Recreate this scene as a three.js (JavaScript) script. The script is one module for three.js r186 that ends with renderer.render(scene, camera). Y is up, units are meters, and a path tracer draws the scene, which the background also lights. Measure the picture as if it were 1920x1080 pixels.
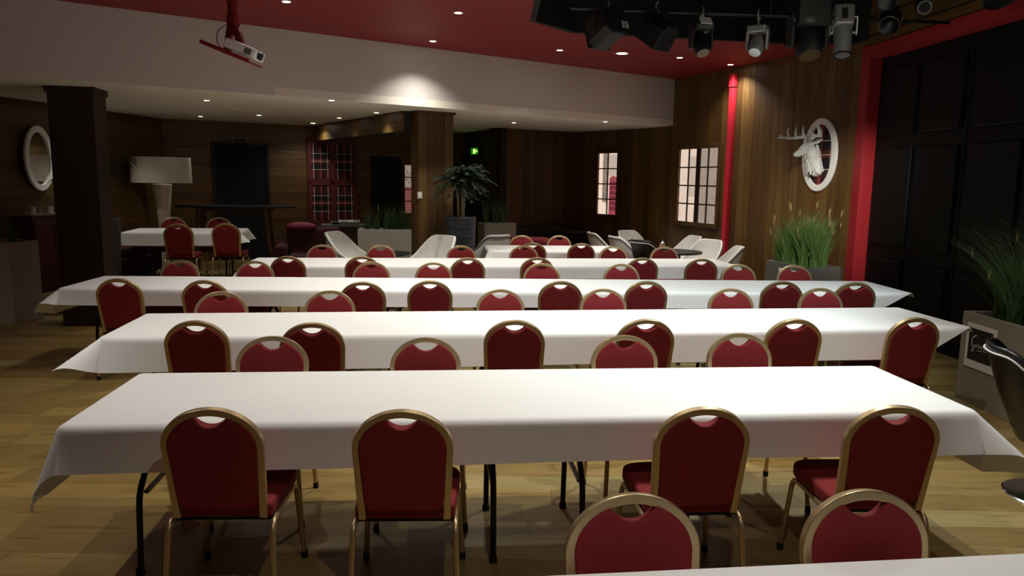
import * as THREE from 'three';
import { mergeGeometries, mergeVertices, toCreasedNormals } from 'three/addons/utils/BufferGeometryUtils.js';
import { RoundedBoxGeometry } from 'three/addons/geometries/RoundedBoxGeometry.js';
import { MarchingCubes } from 'three/addons/objects/MarchingCubes.js';

// ---------------------------------------------------------------- camera, exposure, scene
const scene = new THREE.Scene();
scene.background = new THREE.Color(0x000000);
const camera = new THREE.PerspectiveCamera(2 * Math.atan(540 / 1400) * 180 / Math.PI, 1920 / 1080, 0.05, 60);
camera.position.set(0, 1.7786, 0);
camera.rotation.order = 'YXZ';
camera.rotation.set(-8.38 * Math.PI / 180, 0, 0.83 * Math.PI / 180);
const renderer = new THREE.WebGLRenderer({ antialias: true });
renderer.toneMapping = THREE.LinearToneMapping;
renderer.toneMappingExposure = 1.4;
renderer.shadowMap.enabled = true;
// strengths (candela) and colours of the lamps of the room
const HALL = 7, LOW = 1.15, SPOT = 16;
const WARM = new THREE.Color().setRGB(1, 0.98, 0.9), COOL = new THREE.Color().setRGB(0.84, 0.97, 1.0);

// ---------------------------------------------------------------- helpers
let seed = 12345;
const rnd = (a = 0, b = 1) => { seed = (seed * 1664525 + 1013904223) >>> 0; return a + (b - a) * (seed / 4294967296); };
const { sin, cos, PI, atan2, hypot, sqrt, abs, min, max, floor, exp } = Math;
const D2R = PI / 180, lerp = THREE.MathUtils.lerp, clamp = THREE.MathUtils.clamp;
const V3 = (x, y, z) => new THREE.Vector3(x, y, z), V2 = (x, y) => new THREE.Vector2(x, y);
const used = {};
const numbered = (n) => { used[n] = (used[n] ?? -1) + 1; return used[n] ? n + '_' + String(used[n]).padStart(3, '0') : n; };
function tag(o, label, category, group, kind) {
  if (label) o.userData.label = label;
  if (category) o.userData.category = category;
  if (group) o.userData.group = group;
  if (kind) o.userData.kind = kind;
  return o;
}
function thing(name, label, category, [x, y, z] = [0, 0, 0], turn = 0, group) {
  const o = new THREE.Group();
  o.name = numbered(name); scene.add(o);
  o.position.set(x, y, z); o.rotation.y = turn;
  return tag(o, label, category, group);
}
function structure(name, [x, y, z] = [0, 0, 0], turn = 0) {
  const o = new THREE.Group();
  o.name = name; scene.add(o); o.position.set(x, y, z); o.rotation.y = turn; o.userData.kind = 'structure';
  return o;
}
function part(name, geo, material, parent, label) {
  const m = new THREE.Mesh(Array.isArray(geo) ? merge(geo) : geo, material);
  m.name = name; m.castShadow = m.receiveShadow = true; parent.add(m);
  if (label) m.userData.label = label;
  return m;
}
function merge(list) {
  const out = list.map((g) => {
    const n = g.index ? g.toNonIndexed() : g;
    for (const k of Object.keys(n.attributes)) if (!['position', 'normal', 'uv'].includes(k)) n.deleteAttribute(k);
    if (!n.attributes.uv) n.setAttribute('uv', new THREE.BufferAttribute(new Float32Array(n.attributes.position.count * 2), 2));
    return n;
  });
  return out.length === 1 ? out[0] : mergeGeometries(out);
}
// a box with uv in metres, (ou, ov) shifting the grain; 'along' puts v of the texture along the x axis instead
function box(w, h, d, ou = 0, ov = 0, along) {
  const g = new THREE.BoxGeometry(w, h, d), p = g.attributes.position, n = g.attributes.normal, uv = g.attributes.uv;
  for (let i = 0; i < p.count; i++) {
    const x = p.getX(i), y = p.getY(i), z = p.getZ(i), ax = abs(n.getX(i)), ay = abs(n.getY(i));
    let u, v;
    if (ax > 0.5) { u = z; v = y; } else if (ay > 0.5) { u = z; v = x; } else { u = x; v = y; }
    if (along) { if (ay > 0.5) { u = z; v = x; } else if (ax > 0.5) { u = z; v = y; } else { u = y; v = x; } }
    uv.setXY(i, u + ou, v + ov);
  }
  return g;
}
const rbox = (w, h, d, r, s = 2) => new RoundedBoxGeometry(w, h, d, s, min(r, w / 2.01, h / 2.01, d / 2.01));
const at = (g, x, y, z, rx = 0, ry = 0, rz = 0) => { if (rx) g.rotateX(rx); if (ry) g.rotateY(ry); if (rz) g.rotateZ(rz); return g.translate(x, y, z); };
const cyl = (r0, r1, h, n = 24) => new THREE.CylinderGeometry(r0, r1, h, n);
const lathe = (pts, n = 32) => new THREE.LatheGeometry(pts.map(([r, y]) => V2(r, y)), n);
// a polyline with rounded corners as one curve
function rounded(pts, r) {
  const path = new THREE.CurvePath(), P = pts.map((p) => V3(...p));
  let from = P[0];
  for (let i = 1; i < P.length - 1; i++) {
    const a = P[i - 1].clone().sub(P[i]), b = P[i + 1].clone().sub(P[i]), k = min(r, a.length() * 0.49, b.length() * 0.49);
    const s = P[i].clone().addScaledVector(a.normalize(), k), e = P[i].clone().addScaledVector(b.normalize(), k);
    path.add(new THREE.LineCurve3(from, s)); path.add(new THREE.QuadraticBezierCurve3(s, P[i], e)); from = e;
  }
  path.add(new THREE.LineCurve3(from, P[P.length - 1]));
  return path;
}
const tube = (pts, r, seg = 16, round = 0.05, n = 8) => new THREE.TubeGeometry(pts.isCurve || pts.getPoint ? pts : rounded(pts, round), seg, r, n, false);
// a tube whose radius runs from r0 to r1 (or follows a function)
function taper(points, rad, seg = 14, n = 7) {
  const c = new THREE.CatmullRomCurve3(points.map((p) => V3(...p))), g = new THREE.TubeGeometry(c, seg, 1, n, false), p = g.attributes.position;
  for (let i = 0; i <= seg; i++) {
    const o = c.getPointAt(i / seg), r = typeof rad === 'function' ? rad(i / seg) : lerp(rad[0], rad[1], i / seg);
    for (let j = 0; j <= n; j++) { const k = i * (n + 1) + j; p.setXYZ(k, o.x + (p.getX(k) - o.x) * r, o.y + (p.getY(k) - o.y) * r, o.z + (p.getZ(k) - o.z) * r); }
  }
  g.computeVertexNormals();
  return g;
}
function surface(nu, nv, f) {                     // a grid of points f(u, v) -> [x, y, z], u and v in 0..1
  const pos = [], uv = [], idx = [];
  for (let j = 0; j <= nv; j++) for (let i = 0; i <= nu; i++) { pos.push(...f(i / nu, j / nv)); uv.push(i / nu, j / nv); }
  for (let j = 0; j < nv; j++) for (let i = 0; i < nu; i++) { const a = j * (nu + 1) + i, b = a + 1, c = a + nu + 1, d = c + 1; idx.push(a, b, d, a, d, c); }
  const g = new THREE.BufferGeometry();
  g.setAttribute('position', new THREE.Float32BufferAttribute(pos, 3)); g.setAttribute('uv', new THREE.Float32BufferAttribute(uv, 2)); g.setIndex(idx); g.computeVertexNormals();
  return g;
}
function extrude(shape, depth, bevel = 0, seg = 2, curve = 12) {
  return new THREE.ExtrudeGeometry(shape, { depth, bevelEnabled: bevel > 0, bevelThickness: bevel, bevelSize: bevel, bevelOffset: -bevel, bevelSegments: seg, curveSegments: curve });
}
// a slab with the outline of (x, z) points from y0 to y1
function slab(points, y0, y1, holes = []) {
  const s = new THREE.Shape(points.map(([x, z]) => V2(x, -z)));
  for (const h of holes) s.holes.push(new THREE.Path(h.map(([x, z]) => V2(x, -z))));
  return extrude(s, y1 - y0).rotateX(-PI / 2).translate(0, y0, 0);
}

// ---------------------------------------------------------------- textures
function hash(x, y) { let h = (x * 374761393 + y * 668265263) | 0; h = Math.imul(h ^ (h >>> 13), 1274126177); return ((h ^ (h >>> 16)) >>> 0) / 4294967296; }
function noise(x, y, px, py) {                     // value noise that repeats every px, py cells
  const xi = floor(x), yi = floor(y), fx = x - xi, fy = y - yi, sx = fx * fx * (3 - 2 * fx), sy = fy * fy * (3 - 2 * fy), m = (a, n) => ((a % n) + n) % n;
  const h = (a, b) => hash(m(a, px), m(b, py));
  return lerp(lerp(h(xi, yi), h(xi + 1, yi), sx), lerp(h(xi, yi + 1), h(xi + 1, yi + 1), sx), sy);
}
function texture(w, h, f, srgb = true, repeat = [1, 1]) {
  const d = new Uint8Array(w * h * 4);
  for (let y = 0; y < h; y++) for (let x = 0; x < w; x++) { const c = f(x / w, y / h), i = (y * w + x) * 4; d[i] = c[0]; d[i + 1] = c[1]; d[i + 2] = c[2]; d[i + 3] = 255; }
  const t = new THREE.DataTexture(d, w, h, THREE.RGBAFormat);
  t.wrapS = t.wrapT = THREE.RepeatWrapping; t.magFilter = THREE.LinearFilter; t.repeat.set(...repeat);
  if (srgb) t.colorSpace = THREE.SRGBColorSpace;
  t.needsUpdate = true;
  return t;
}
function canvas(w, h, draw) {
  const c = document.createElement('canvas'); c.width = w; c.height = h; draw(c.getContext('2d'), w, h);
  const t = new THREE.CanvasTexture(c); t.colorSpace = THREE.SRGBColorSpace; t.magFilter = THREE.LinearFilter;
  return t;
}
const std = (color, roughness = 0.6, more = {}) => new THREE.MeshStandardMaterial({ color, roughness, ...more });
// wood grain running along v; one repeat is 1 m by 2 m
function wood(light, dark, knot, amount = 1) {
  return texture(512, 512, (u, v) => {
    const a = noise(u * 48, v * 5, 48, 5), b = noise(u * 130, v * 14, 130, 14), c = noise(u * 12, v * 3, 12, 3);
    let t = clamp(0.25 * a + 0.35 * b + 0.4 * c, 0, 1) * amount;
    const k = noise(u * 30 + 3, v * 8, 30, 8), kk = clamp((k - 0.84) * 5, 0, 1) * 0.7;
    return [0, 1, 2].map((i) => lerp(lerp(light[i], dark[i], t), knot[i], kk));
  }, true, [1, 0.5]);
}
const wallWood = wood([118, 88, 42], [76, 53, 23], [54, 35, 16]);
const oakWood = wood([172, 151, 102], [140, 119, 72], [98, 78, 44]);
const woodMaterials = ['#ffffff', '#e4dccf', '#d2c4b2', '#f3e6d2'].map((c) => std(c, 0.5, { map: wallWood }));
const oakMaterials = ['#ffffff', '#efe6d6', '#ddd0ba', '#f8ecd4', '#e6d8c4'].map((c) => std(c, 0.42, { map: oakWood }));
const paperBump = texture(256, 256, (u, v) => { const k = 127 + 70 * (sin((u + v) * PI * 64) * sin((u - v) * PI * 64)) + 30 * (noise(u * 90, v * 90, 90, 90) - 0.5); return [k, k, k]; }, false, [6, 6]);
const weave = texture(128, 128, (u, v) => { const k = 120 + 60 * sin(u * PI * 64) * sin(v * PI * 64) + 60 * (noise(u * 40, v * 40, 40, 40) - 0.5); return [k, k, k]; }, false, [10, 10]);
function tartan(w, h) {
  return canvas(256, 512, (g) => {
    g.fillStyle = '#6a141b'; g.fillRect(0, 0, 256, 512);
    const band = (x, y, ww, hh, c) => { g.fillStyle = c; g.fillRect(x, y, ww, hh); };
    for (const y of [120, 290]) band(0, y, 256, 96, 'rgba(10,5,9,0.85)');
    for (const x of [44, 150]) band(x, 0, 62, 512, 'rgba(10,5,9,0.6)');
    for (const y of [228, 262]) band(0, y, 256, 10, 'rgba(180,120,60,0.35)');
    for (const x of [28, 128, 224]) band(x, 0, 7, 512, x === 128 ? 'rgba(190,120,116,0.8)' : '#cfc4be');
    for (const y of [138, 372]) band(0, y, 256, 7, '#cfc4be');
    band(0, 250, 256, 10, 'rgba(226,190,175,0.75)');
  });
}
const M = {
  cloth: std('#f1efec', 0.6, { bumpMap: paperBump, bumpScale: 0.0004, side: THREE.DoubleSide }),
  maroon: new THREE.MeshPhysicalMaterial({ color: '#7e171b', roughness: 0.85, bumpMap: weave, bumpScale: 0.0004, sheen: 0.08, sheenRoughness: 0.5, sheenColor: new THREE.Color('#a03032') }),
  gold: std('#c2aa80', 0.36, { metalness: 0.75 }),
  rubber: std('#141210', 0.8),
  blackSteel: std('#1c1613', 0.35, { metalness: 0.5 }),
  tableTop: std('#8b8478', 0.6),
  redPaint: std('#7d080d', 0.6),
  redFrame: std('#921821', 0.55),
  redPost: std('#c02030', 0.5),
  whitePaint: std('#cfc5be', 0.42),
  lowCeiling: std('#e6ddcd', 0.75),
  black: std('#070708', 0.6),
  blackDoor: new THREE.MeshPhysicalMaterial({ color: '#07090a', roughness: 0.5, specularIntensity: 0.35 }),
  blackMatt: std('#060606', 0.9),
  darkWall: std('#1a120d', 0.7),
  pillar: std('#2c1a12', 0.6),  // the column wood, darkened to stand for the dim corner
  chrome: std('#d8d8d8', 0.15, { metalness: 1 }),
  greyMetal: std('#8a8d8c', 0.4, { metalness: 0.4 }),
  darkMetal: std('#1b1c1d', 0.4, { metalness: 0.3 }),
  lightGrey: std('#c4c8c8', 0.4),
  shellWhite: std('#e2dfd8', 0.45),
  shellBlack: std('#0f0f10', 0.35),
  piping: std('#141414', 0.5),
  white: std('#ecebe6', 0.45),
  stone: std('#e4e6e2', 0.4),
  planterGrey: std('#9a9184', 0.6),
  planterDark: std('#5d5c56', 0.6),
  soil: std('#1a120c', 0.95),
  grass: std('#4f7032', 0.65, { side: THREE.DoubleSide }),
  grassDark: std('#4d6a3a', 0.65, { side: THREE.DoubleSide }),
  seedHead: std('#a39060', 0.8, { side: THREE.DoubleSide }),
  palm: std('#22331f', 0.75, { side: THREE.DoubleSide }),
  stem: std('#8b7a5c', 0.8),
  pot: std('#2a2c32', 0.6),
  burgundy: new THREE.MeshPhysicalMaterial({ color: '#420c19', roughness: 0.8, sheen: 0.3, sheenRoughness: 0.4, sheenColor: new THREE.Color('#80304a') }),
  blackSofa: std('#120f10', 0.55),
  shade: std('#cfc5b8', 0.8, { side: THREE.DoubleSide }),
  lampStem: std('#d6c6b4', 0.4),
  darkWood: std('#2a1a12', 0.4),
  redWood: std('#5a1d16', 0.6),
  mirror: std('#e8e8e8', 0.03, { metalness: 1 }),
  glass: new THREE.MeshPhysicalMaterial({ color: '#ffffff', roughness: 0.04, transmission: 1, thickness: 0, ior: 1.45 }),
  lens: std('#ffffff', 0.4, { emissive: '#fff2df', emissiveIntensity: 22 }),
  lensLow: std('#ffffff', 0.4, { emissive: '#fff0dc', emissiveIntensity: 14 }),
  steelTrim: std('#cfc9c2', 0.3, { metalness: 0.6 }),
};
// ---------------------------------------------------------------- the room
// the walls run clockwise seen from above, so the room lies on the right-hand side of each
const WALL = {
  left: [[-8.24, 3.0], [-6.19, -13.32]], back: [[-6.19, -13.32], [-1.1, -16.38]], corridor: [[-1.1, -16.38], [-0.3, -14.56]], lounge: [[-0.3, -14.56], [1.26, -15.53]],
  corner: [[1.26, -15.53], [2.45, -14.05]], stag: [[2.45, -14.05], [4.31, -9.55]], stage: [[4.31, -9.55], [5.19, 3.0]], rear: [[5.19, 3.0], [-8.24, 3.0]],
};
const frameOf = (w) => { const [[x0, z0], [x1, z1]] = WALL[w], dx = x1 - x0, dz = z1 - z0; return { x0, z0, len: hypot(dx, dz), turn: atan2(-dz, dx), d: [dx / hypot(dx, dz), dz / hypot(dx, dz)] }; };
// the point s metres along a wall, y up, out metres into the room
const onWall = (w, s, y, out = 0) => { const f = frameOf(w); return [f.x0 + f.d[0] * s - f.d[1] * out, y, f.z0 + f.d[1] * s + f.d[0] * out]; };
function wallGroup(w) { const f = frameOf(w); return [structure('wall_' + w, [f.x0, 0, f.z0], f.turn), f.len]; }
const plankVariants = {};
function plank(w, h, d, along) {
  const k = [w.toFixed(3), h.toFixed(3), along].join();
  plankVariants[k] ??= [0, 1, 2].map((i) => box(w - 0.004, h - (along ? 0.004 : 0), d, i * 0.37 + 0.11, i * 0.71, along));
  return plankVariants[k][floor(rnd(0, 3)) % 3];
}
function uprightPlanks(parent, s0, s1, y0, y1, width, set = woodMaterials, out = 0.009) {
  const n = Math.round((s1 - s0) / width), w = (s1 - s0) / n;
  for (let i = 0; i < n; i++) { const m = part('plank', plank(w, y1 - y0, 0.018), set[floor(rnd(0, 4))], parent); m.position.set(s0 + (i + 0.5) * w, (y0 + y1) / 2, out - rnd(0, 0.003)); }
}
function levelPlanks(parent, s0, s1, y0, y1, width, out = 0.009) {
  const n = Math.round((y1 - y0) / width), h = (y1 - y0) / n;
  for (let i = 0; i < n; i++) { const m = part('plank', plank(s1 - s0, h, 0.018, true), woodMaterials[floor(rnd(0, 4))], parent); m.position.set((s0 + s1) / 2, y0 + (i + 0.5) * h, out - rnd(0, 0.003)); }
}
for (const [w, h, mat] of [['left', 3.6, M.darkWall], ['back', 2.85, M.darkWall], ['corridor', 2.85, M.darkWall], ['lounge', 2.85, M.darkWall], ['corner', 3.6, M.darkWall], ['stag', 3.6, M.darkWall], ['rear', 3.6, M.darkWall]]) {
  const [g, len] = wallGroup(w);
  part('backing', at(box(len + 0.2, h, 0.14), len / 2, h / 2, -0.072), mat, g);
  if (w === 'lounge') uprightPlanks(g, 0, len, 0, 2.72, 0.145, woodMaterials);
  if (w === 'corner') uprightPlanks(g, 0, len, 0, 2.72, 0.16, woodMaterials);
  if (w === 'stag') { uprightPlanks(g, 0, 2.36, 0, 3.5, 0.17); uprightPlanks(g, 2.36, len - 0.005, 0, 3.5, 0.14); }
  if (w === 'back') levelPlanks(g, 0.02, len, 0, 2.72, 0.16);
  if (w === 'left') levelPlanks(g, 0.02, len, 0, 3.5, 0.16);
}
// the stage wall: jamb, header with its boards, the red frame around the opening and the black folding doors
{
  const [g, len] = wallGroup('stage'), f = frameOf('stage'), OPEN0 = 0.19, OPEN1 = 7.0, TOP = 3.28;
  part('backing', [at(box(OPEN0 + 0.1, 4.6, 0.3), OPEN0 / 2 - 0.05, 2.3, -0.152), at(box(OPEN1 - OPEN0, 4.6 - TOP, 0.3), (OPEN0 + OPEN1) / 2, (TOP + 4.6) / 2, -0.152), at(box(len - OPEN1, 4.6, 0.3), (len + OPEN1) / 2, 2.3, -0.152)], M.darkWall, g);
  for (const [y0, y1] of [[3.435, 3.535], [3.555, 3.75], [3.77, 4.0], [4.0, 4.25], [4.25, 4.55]]) { const m = part('plank', box(7.2, y1 - y0 - 0.006, 0.02, y0, 0, true), woodMaterials[1], g); m.position.set(3.6, (y0 + y1) / 2, 0.011); }
  const trim = (n, geo) => { const t = structure('trim_' + n, [f.x0, 0, f.z0], f.turn); part('frame_board', geo, M.redFrame, t); };
  trim(1, at(rbox(0.19, 3.43, 0.03, 0.004), 0.095, 1.715, 0.016));
  trim(2, at(rbox(0.012, TOP, 0.135, 0.003), OPEN0 + 0.002, TOP / 2, -0.062));
  trim(3, at(rbox(7.0, 0.14, 0.03, 0.004), 3.5 + 0.19, TOP + 0.075, 0.016));
  trim(4, at(rbox(6.8, 0.012, 0.135, 0.003), 3.6, TOP - 0.003, -0.062));
  const leafW = 1.68;
  for (let i = 0; i < 4; i++) {
    const d = structure('door_' + (i + 1), [f.x0 + f.d[0] * (OPEN0 + i * leafW) + f.d[1] * 0.15, 0, f.z0 + f.d[1] * (OPEN0 + i * leafW) - f.d[0] * 0.15], f.turn);
    part('door_leaf', at(rbox(leafW - 0.018, TOP - 0.03, 0.045, 0.004), leafW / 2, TOP / 2, 0), M.blackDoor, d);
    for (const [a, b] of [[0.1, 0.8], [0.9, 1.6]]) for (const [y0, y1] of [[0.16, 0.89], [1.04, 2.19], [2.34, 3.12]]) {
      const s = new THREE.Shape([V2(a, y0), V2(b, y0), V2(b, y1), V2(a, y1)]);
      part('door_panel', extrude(s, 0.004, 0.018, 2).translate(0, 0, 0.036), M.blackDoor, d);
    }
  }
}
// ceilings: the red one over the hall with a black recess for the stage lights, the white one over the lounge, and the bulkhead between
const RIM = [[0.245, -4.535], [0.155, -8.62], [0.663, -9.265], [3.4, -9.795], [4.29, -9.695], [4.42, -9.3], [4.75, -4.535]];
const RECESS = [[0.31, -4.6], [0.22, -8.6], [0.7, -9.2], [3.4, -9.72], [4.25, -9.62], [4.33, -9.3], [4.66, -4.6]];
{
  const c = structure('ceiling');
  part('red_ceiling', slab([[-10, 3.2], [-10, -4.12], [2.95, -13.4], [3.4, -13.4], [4.7, -9.8], [5.6, 3.2]], 3.5, 3.58, [RIM]), M.redPaint, c);
  part('low_ceiling', slab([[-8.2, -5.42], [2.95, -13.4], [3.5, -14], [3, -17], [-7.5, -17], [-8.6, -8]], 2.72, 2.82), M.lowCeiling, c);
  const r = structure('ceiling_recess');
  part('recess_walls', slab([[0.24, -4.53], [0.15, -8.62], [0.66, -9.27], [3.4, -9.8], [4.3, -9.7], [4.43, -9.3], [4.76, -4.53]], 3.5, 4.6, [RECESS]), M.blackMatt, r);
  part('recess_lid', slab([[0.2, -4.5], [0.1, -8.7], [0.6, -9.4], [4.8, -9.9], [4.9, -4.5]], 4.6, 4.7), M.blackMatt, r);
  const b = structure('wall_bulkhead', [-7.85, 0, -5.666], atan2(0.7166, 1));
  part('bulkhead_face', at(box(13.22, 0.84, 0.16), 6.61, 3.14, -0.08), M.whitePaint, b);
}
// column and beam of the lounge, and the left pillar with shade put into its colour
{
  const c = structure('column', [-1.38, 0, -10.98], 31 * D2R);
  part('core', at(box(0.53, 2.7, 0.2), 0.28, 1.35, -0.13), M.darkWall, c);
  for (let i = 0; i < 4; i++) { const m = part('plank', plank(0.14, 2.7, 0.018), woodMaterials[i % 3], c); m.position.set(0.07 + i * 0.14, 1.35, -0.012); }
  for (let i = 0; i < 2; i++) { const m = part('plank', plank(0.115, 2.7, 0.018), woodMaterials[i + 1], c); m.rotation.y = PI / 2; m.position.set(-0.003, 1.35, -0.08 - i * 0.115); }
  part('crown_trim', at(box(0.62, 0.035, 0.3), 0.28, 2.7, -0.13), woodMaterials[2], c);
  const b = structure('beam', [-1.48, 0, -11.16], 122 * D2R);
  part('core', at(box(4.3, 0.28, 0.18), 2.15, 2.57, -0.06), M.darkWall, b);
  for (let i = 0; i < 2; i++) { const m = part('plank', plank(4.3, 0.14, 0.018, true), woodMaterials[i], b); m.position.set(2.15, 2.5 + i * 0.14, -0.158); }
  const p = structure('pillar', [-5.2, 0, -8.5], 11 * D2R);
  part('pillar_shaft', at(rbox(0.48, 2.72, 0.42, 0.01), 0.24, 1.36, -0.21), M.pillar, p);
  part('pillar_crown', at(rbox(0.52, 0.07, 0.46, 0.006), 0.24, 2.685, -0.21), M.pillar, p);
}
// floor: boards laid along x on a base slab, and the raised platform of the lounge on the left
{
  const f = structure('floor');
  part('subfloor', slab([[-10, 3.2], [-10, -17], [3.2, -17], [4.7, -9.8], [5.6, 3.2]], -0.12, -0.012), oakMaterials[2], f);
  const board = (L, i) => box(L - 0.0015, 0.02, 0.1985, i * 0.29, i * 0.63, true);
  const kinds = [2.0, 1.4].map((L) => [0, 1, 2, 3].map((i) => board(L, i)));
  let n = 0; const far = [];
  for (let r = 0; r < 64; r++) {
    const z = -1.6 - r * 0.2 + (r > 60 ? 0 : 0);
    let x = -8.2 + ((r * 0.77) % 1.9);
    while (x < 5.0) {
      const k = rnd() < 0.7 ? 0 : 1, L = k ? 1.4 : 2.0, cx = x + L / 2, v = floor(rnd(0, 4));
      const right = 4.25 - 0.07 * z * -1 + 0.7, leftEdge = -9.3 - (z - 3) * 0.194;
      if (cx > leftEdge - 0.8 && cx < 5) {
        const seen = abs(cx) < abs(z) * 0.72 + 1.6 && z > -9.2;
        if (seen && n < 290) { const m = part('floor_board', kinds[k][v], oakMaterials[floor(rnd(0, 5))], f); m.position.set(cx, -0.0105, z); n++; }
        else far.push(at(board(L, v), cx, -0.0105, z));
      }
      x += L;
    }
  }
  for (let r = 1; r < 24; r++) for (let x = -9; x < 5; x += 2) far.push(at(board(2, r % 4), x + 1, -0.0105, -1.6 + r * 0.2));
  part('floor_boards', far, oakMaterials[1], f).userData.kind = 'stuff';
  const p = structure('platform');
  part('platform_deck', slab([[-7.4, -9.05], [-5.7, -9.25], [-3.75, -10.2], [-3.4, -14.9], [-6.1, -13.2]], -0.005, 0.2), oakMaterials[1], p);
  part('nosing', [tube([[-5.7, 0.19, -9.25], [-3.75, 0.19, -10.2], [-3.42, 0.19, -14.6]], 0.014, 20, 0.01, 6)], M.darkWood, p);
}
// pictures behind lattice panes
function londonPicture(w, h, style) {
  return canvas(w, h, (g) => {
    const grd = ['#e9dcd2', '#d9d2ca', '#b9b4ae'];
    g.fillStyle = grd[0]; g.fillRect(0, 0, w, h);
    let s = style * 977 + 5; const r = () => { s = (s * 16807) % 2147483647; return s / 2147483647; };
    if (style === 1) {                              // grey tower drawing on the left, red telephone kiosk on the right
      g.fillStyle = '#8e8480'; g.fillRect(w * 0.2, 0, w * 0.3, h * 0.8);
      g.strokeStyle = '#2c2624'; g.lineWidth = 2;
      for (let i = 0; i < 90; i++) { const x = w * (0.2 + 0.3 * r()), y = h * r() * 0.8; g.beginPath(); g.moveTo(x, y); g.lineTo(x + (r() - 0.5) * 8, y + 8 + 20 * r()); g.stroke(); }
      g.fillStyle = '#b9b0ab'; g.fillRect(w * 0.52, h * 0.02, w * 0.48, h * 0.35);
      g.fillStyle = '#9a4a58'; g.fillRect(w * 0.56, h * 0.42, w * 0.42, h * 0.58);
      g.beginPath(); g.ellipse(w * 0.77, h * 0.42, w * 0.21, h * 0.05, 0, PI, 0); g.fill();
      g.fillStyle = '#70303c'; g.fillRect(w * 0.6, h * 0.46, w * 0.34, h * 0.035);
      for (let j = 0; j < 5; j++) for (let i = 0; i < 3; i++) { g.fillStyle = 'rgba(60,20,28,0.65)'; g.fillRect(w * (0.62 + i * 0.11), h * (0.53 + j * 0.085), w * 0.085, h * 0.065); }
    } else if (style === 2) {                       // pale street on the left, grey facades on the right
      g.fillStyle = '#a39c95'; g.fillRect(w * 0.5, 0, w * 0.5, h);
      g.fillStyle = '#c8bfb6'; g.fillRect(w * 0.25, h * 0.1, w * 0.25, h * 0.55);
      g.strokeStyle = '#5d544e'; g.lineWidth = 1.5;
      for (let i = 0; i < 240; i++) { const x = w * r(), y = h * (0.35 + 0.65 * r()); g.globalAlpha = 0.35 + 0.4 * r(); g.beginPath(); g.moveTo(x, y); g.lineTo(x + (r() < 0.8 ? 0 : 14), y + 8 + 30 * r()); g.stroke(); }
      g.globalAlpha = 1; g.fillStyle = '#6f6862';
      for (let i = 0; i < 90; i++) { g.globalAlpha = 0.15 + 0.4 * r(); g.fillRect(w * (0.52 + 0.46 * r()), h * (0.35 + 0.6 * r() ** 0.6), 3 + 9 * r(), 8 + 34 * r()); } g.globalAlpha = 1;
      g.strokeStyle = '#3b3430'; g.lineWidth = 3; g.beginPath(); g.moveTo(w * 0.72, h); g.lineTo(w * 0.72, h * 0.45); g.moveTo(w * 0.69, h * 0.45); g.lineTo(w * 0.75, h * 0.45); g.stroke();
    } else {
      g.fillStyle = '#bdb2ab'; g.fillRect(0, 0, w, h * 0.45);
      g.fillStyle = '#a06462'; g.fillRect(0, h * 0.45, w, h * 0.55);
      g.fillStyle = '#5b4a48'; for (let i = 0; i < 50; i++) g.fillRect(w * r(), h * r(), 4 + 10 * r(), 6 + 14 * r());
    }
  });
}
function latticeWindow(n, wallName, s0, s1, y0, y1, cols, rows, style, glow, middle) {
  const f = frameOf(wallName), o = structure('window_' + n, onWall(wallName, s0, y0, 0.02), f.turn), W = s1 - s0, H = y1 - y0;
  const img = londonPicture(cols * 128, rows * 128, style);
  part('backlit_picture', at(new THREE.PlaneGeometry(W, H), W / 2, H / 2, 0.006), std('#181412', 0.8, { emissive: '#fff1e4', emissiveMap: img, emissiveIntensity: glow }), o);
  const b = 0.07, fr = [];
  fr.push(at(rbox(W + 2 * b, b, 0.05, 0.006), W / 2, H + b / 2, 0.025), at(rbox(W + 2 * b, b, 0.05, 0.006), W / 2, -b / 2, 0.025), at(rbox(b, H, 0.05, 0.006), -b / 2, H / 2, 0.025), at(rbox(b, H, 0.05, 0.006), W + b / 2, H / 2, 0.025));
  part('window_frame', fr, woodMaterials[2], o);
  const cell = W / cols, rowH = H / rows;
  for (let i = 1; i < cols; i++) { const t = middle && i === cols / 2 ? 0.1 : 0.02; part('muntin', at(rbox(t, H, 0.024, 0.003), i * cell, H / 2, 0.022), M.darkWood, o); }
  for (let j = 1; j < rows; j++) part('muntin', at(rbox(W, 0.022, 0.022, 0.003), W / 2, j * rowH, 0.022), M.darkWood, o);
  const pane = new THREE.PlaneGeometry(cell - 0.015, rowH - 0.015);
  for (let i = 0; i < cols; i++) for (let j = 0; j < rows; j++) { const m = part('pane', pane, M.glass, o); m.position.set((i + 0.5) * cell, (j + 0.5) * rowH, 0.014); }
  return o;
}
latticeWindow(1, 'corner', 0.72, 1.23, 1.1, 2.28, 2, 4, 1, 0.8);
latticeWindow(2, 'stag', 1.14, 2.19, 1.09, 2.3, 4, 4, 2, 0.72, true);
latticeWindow(3, 'back', 4.56, 5.1, 1.02, 2.01, 2, 4, 3, 0.4);
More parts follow.
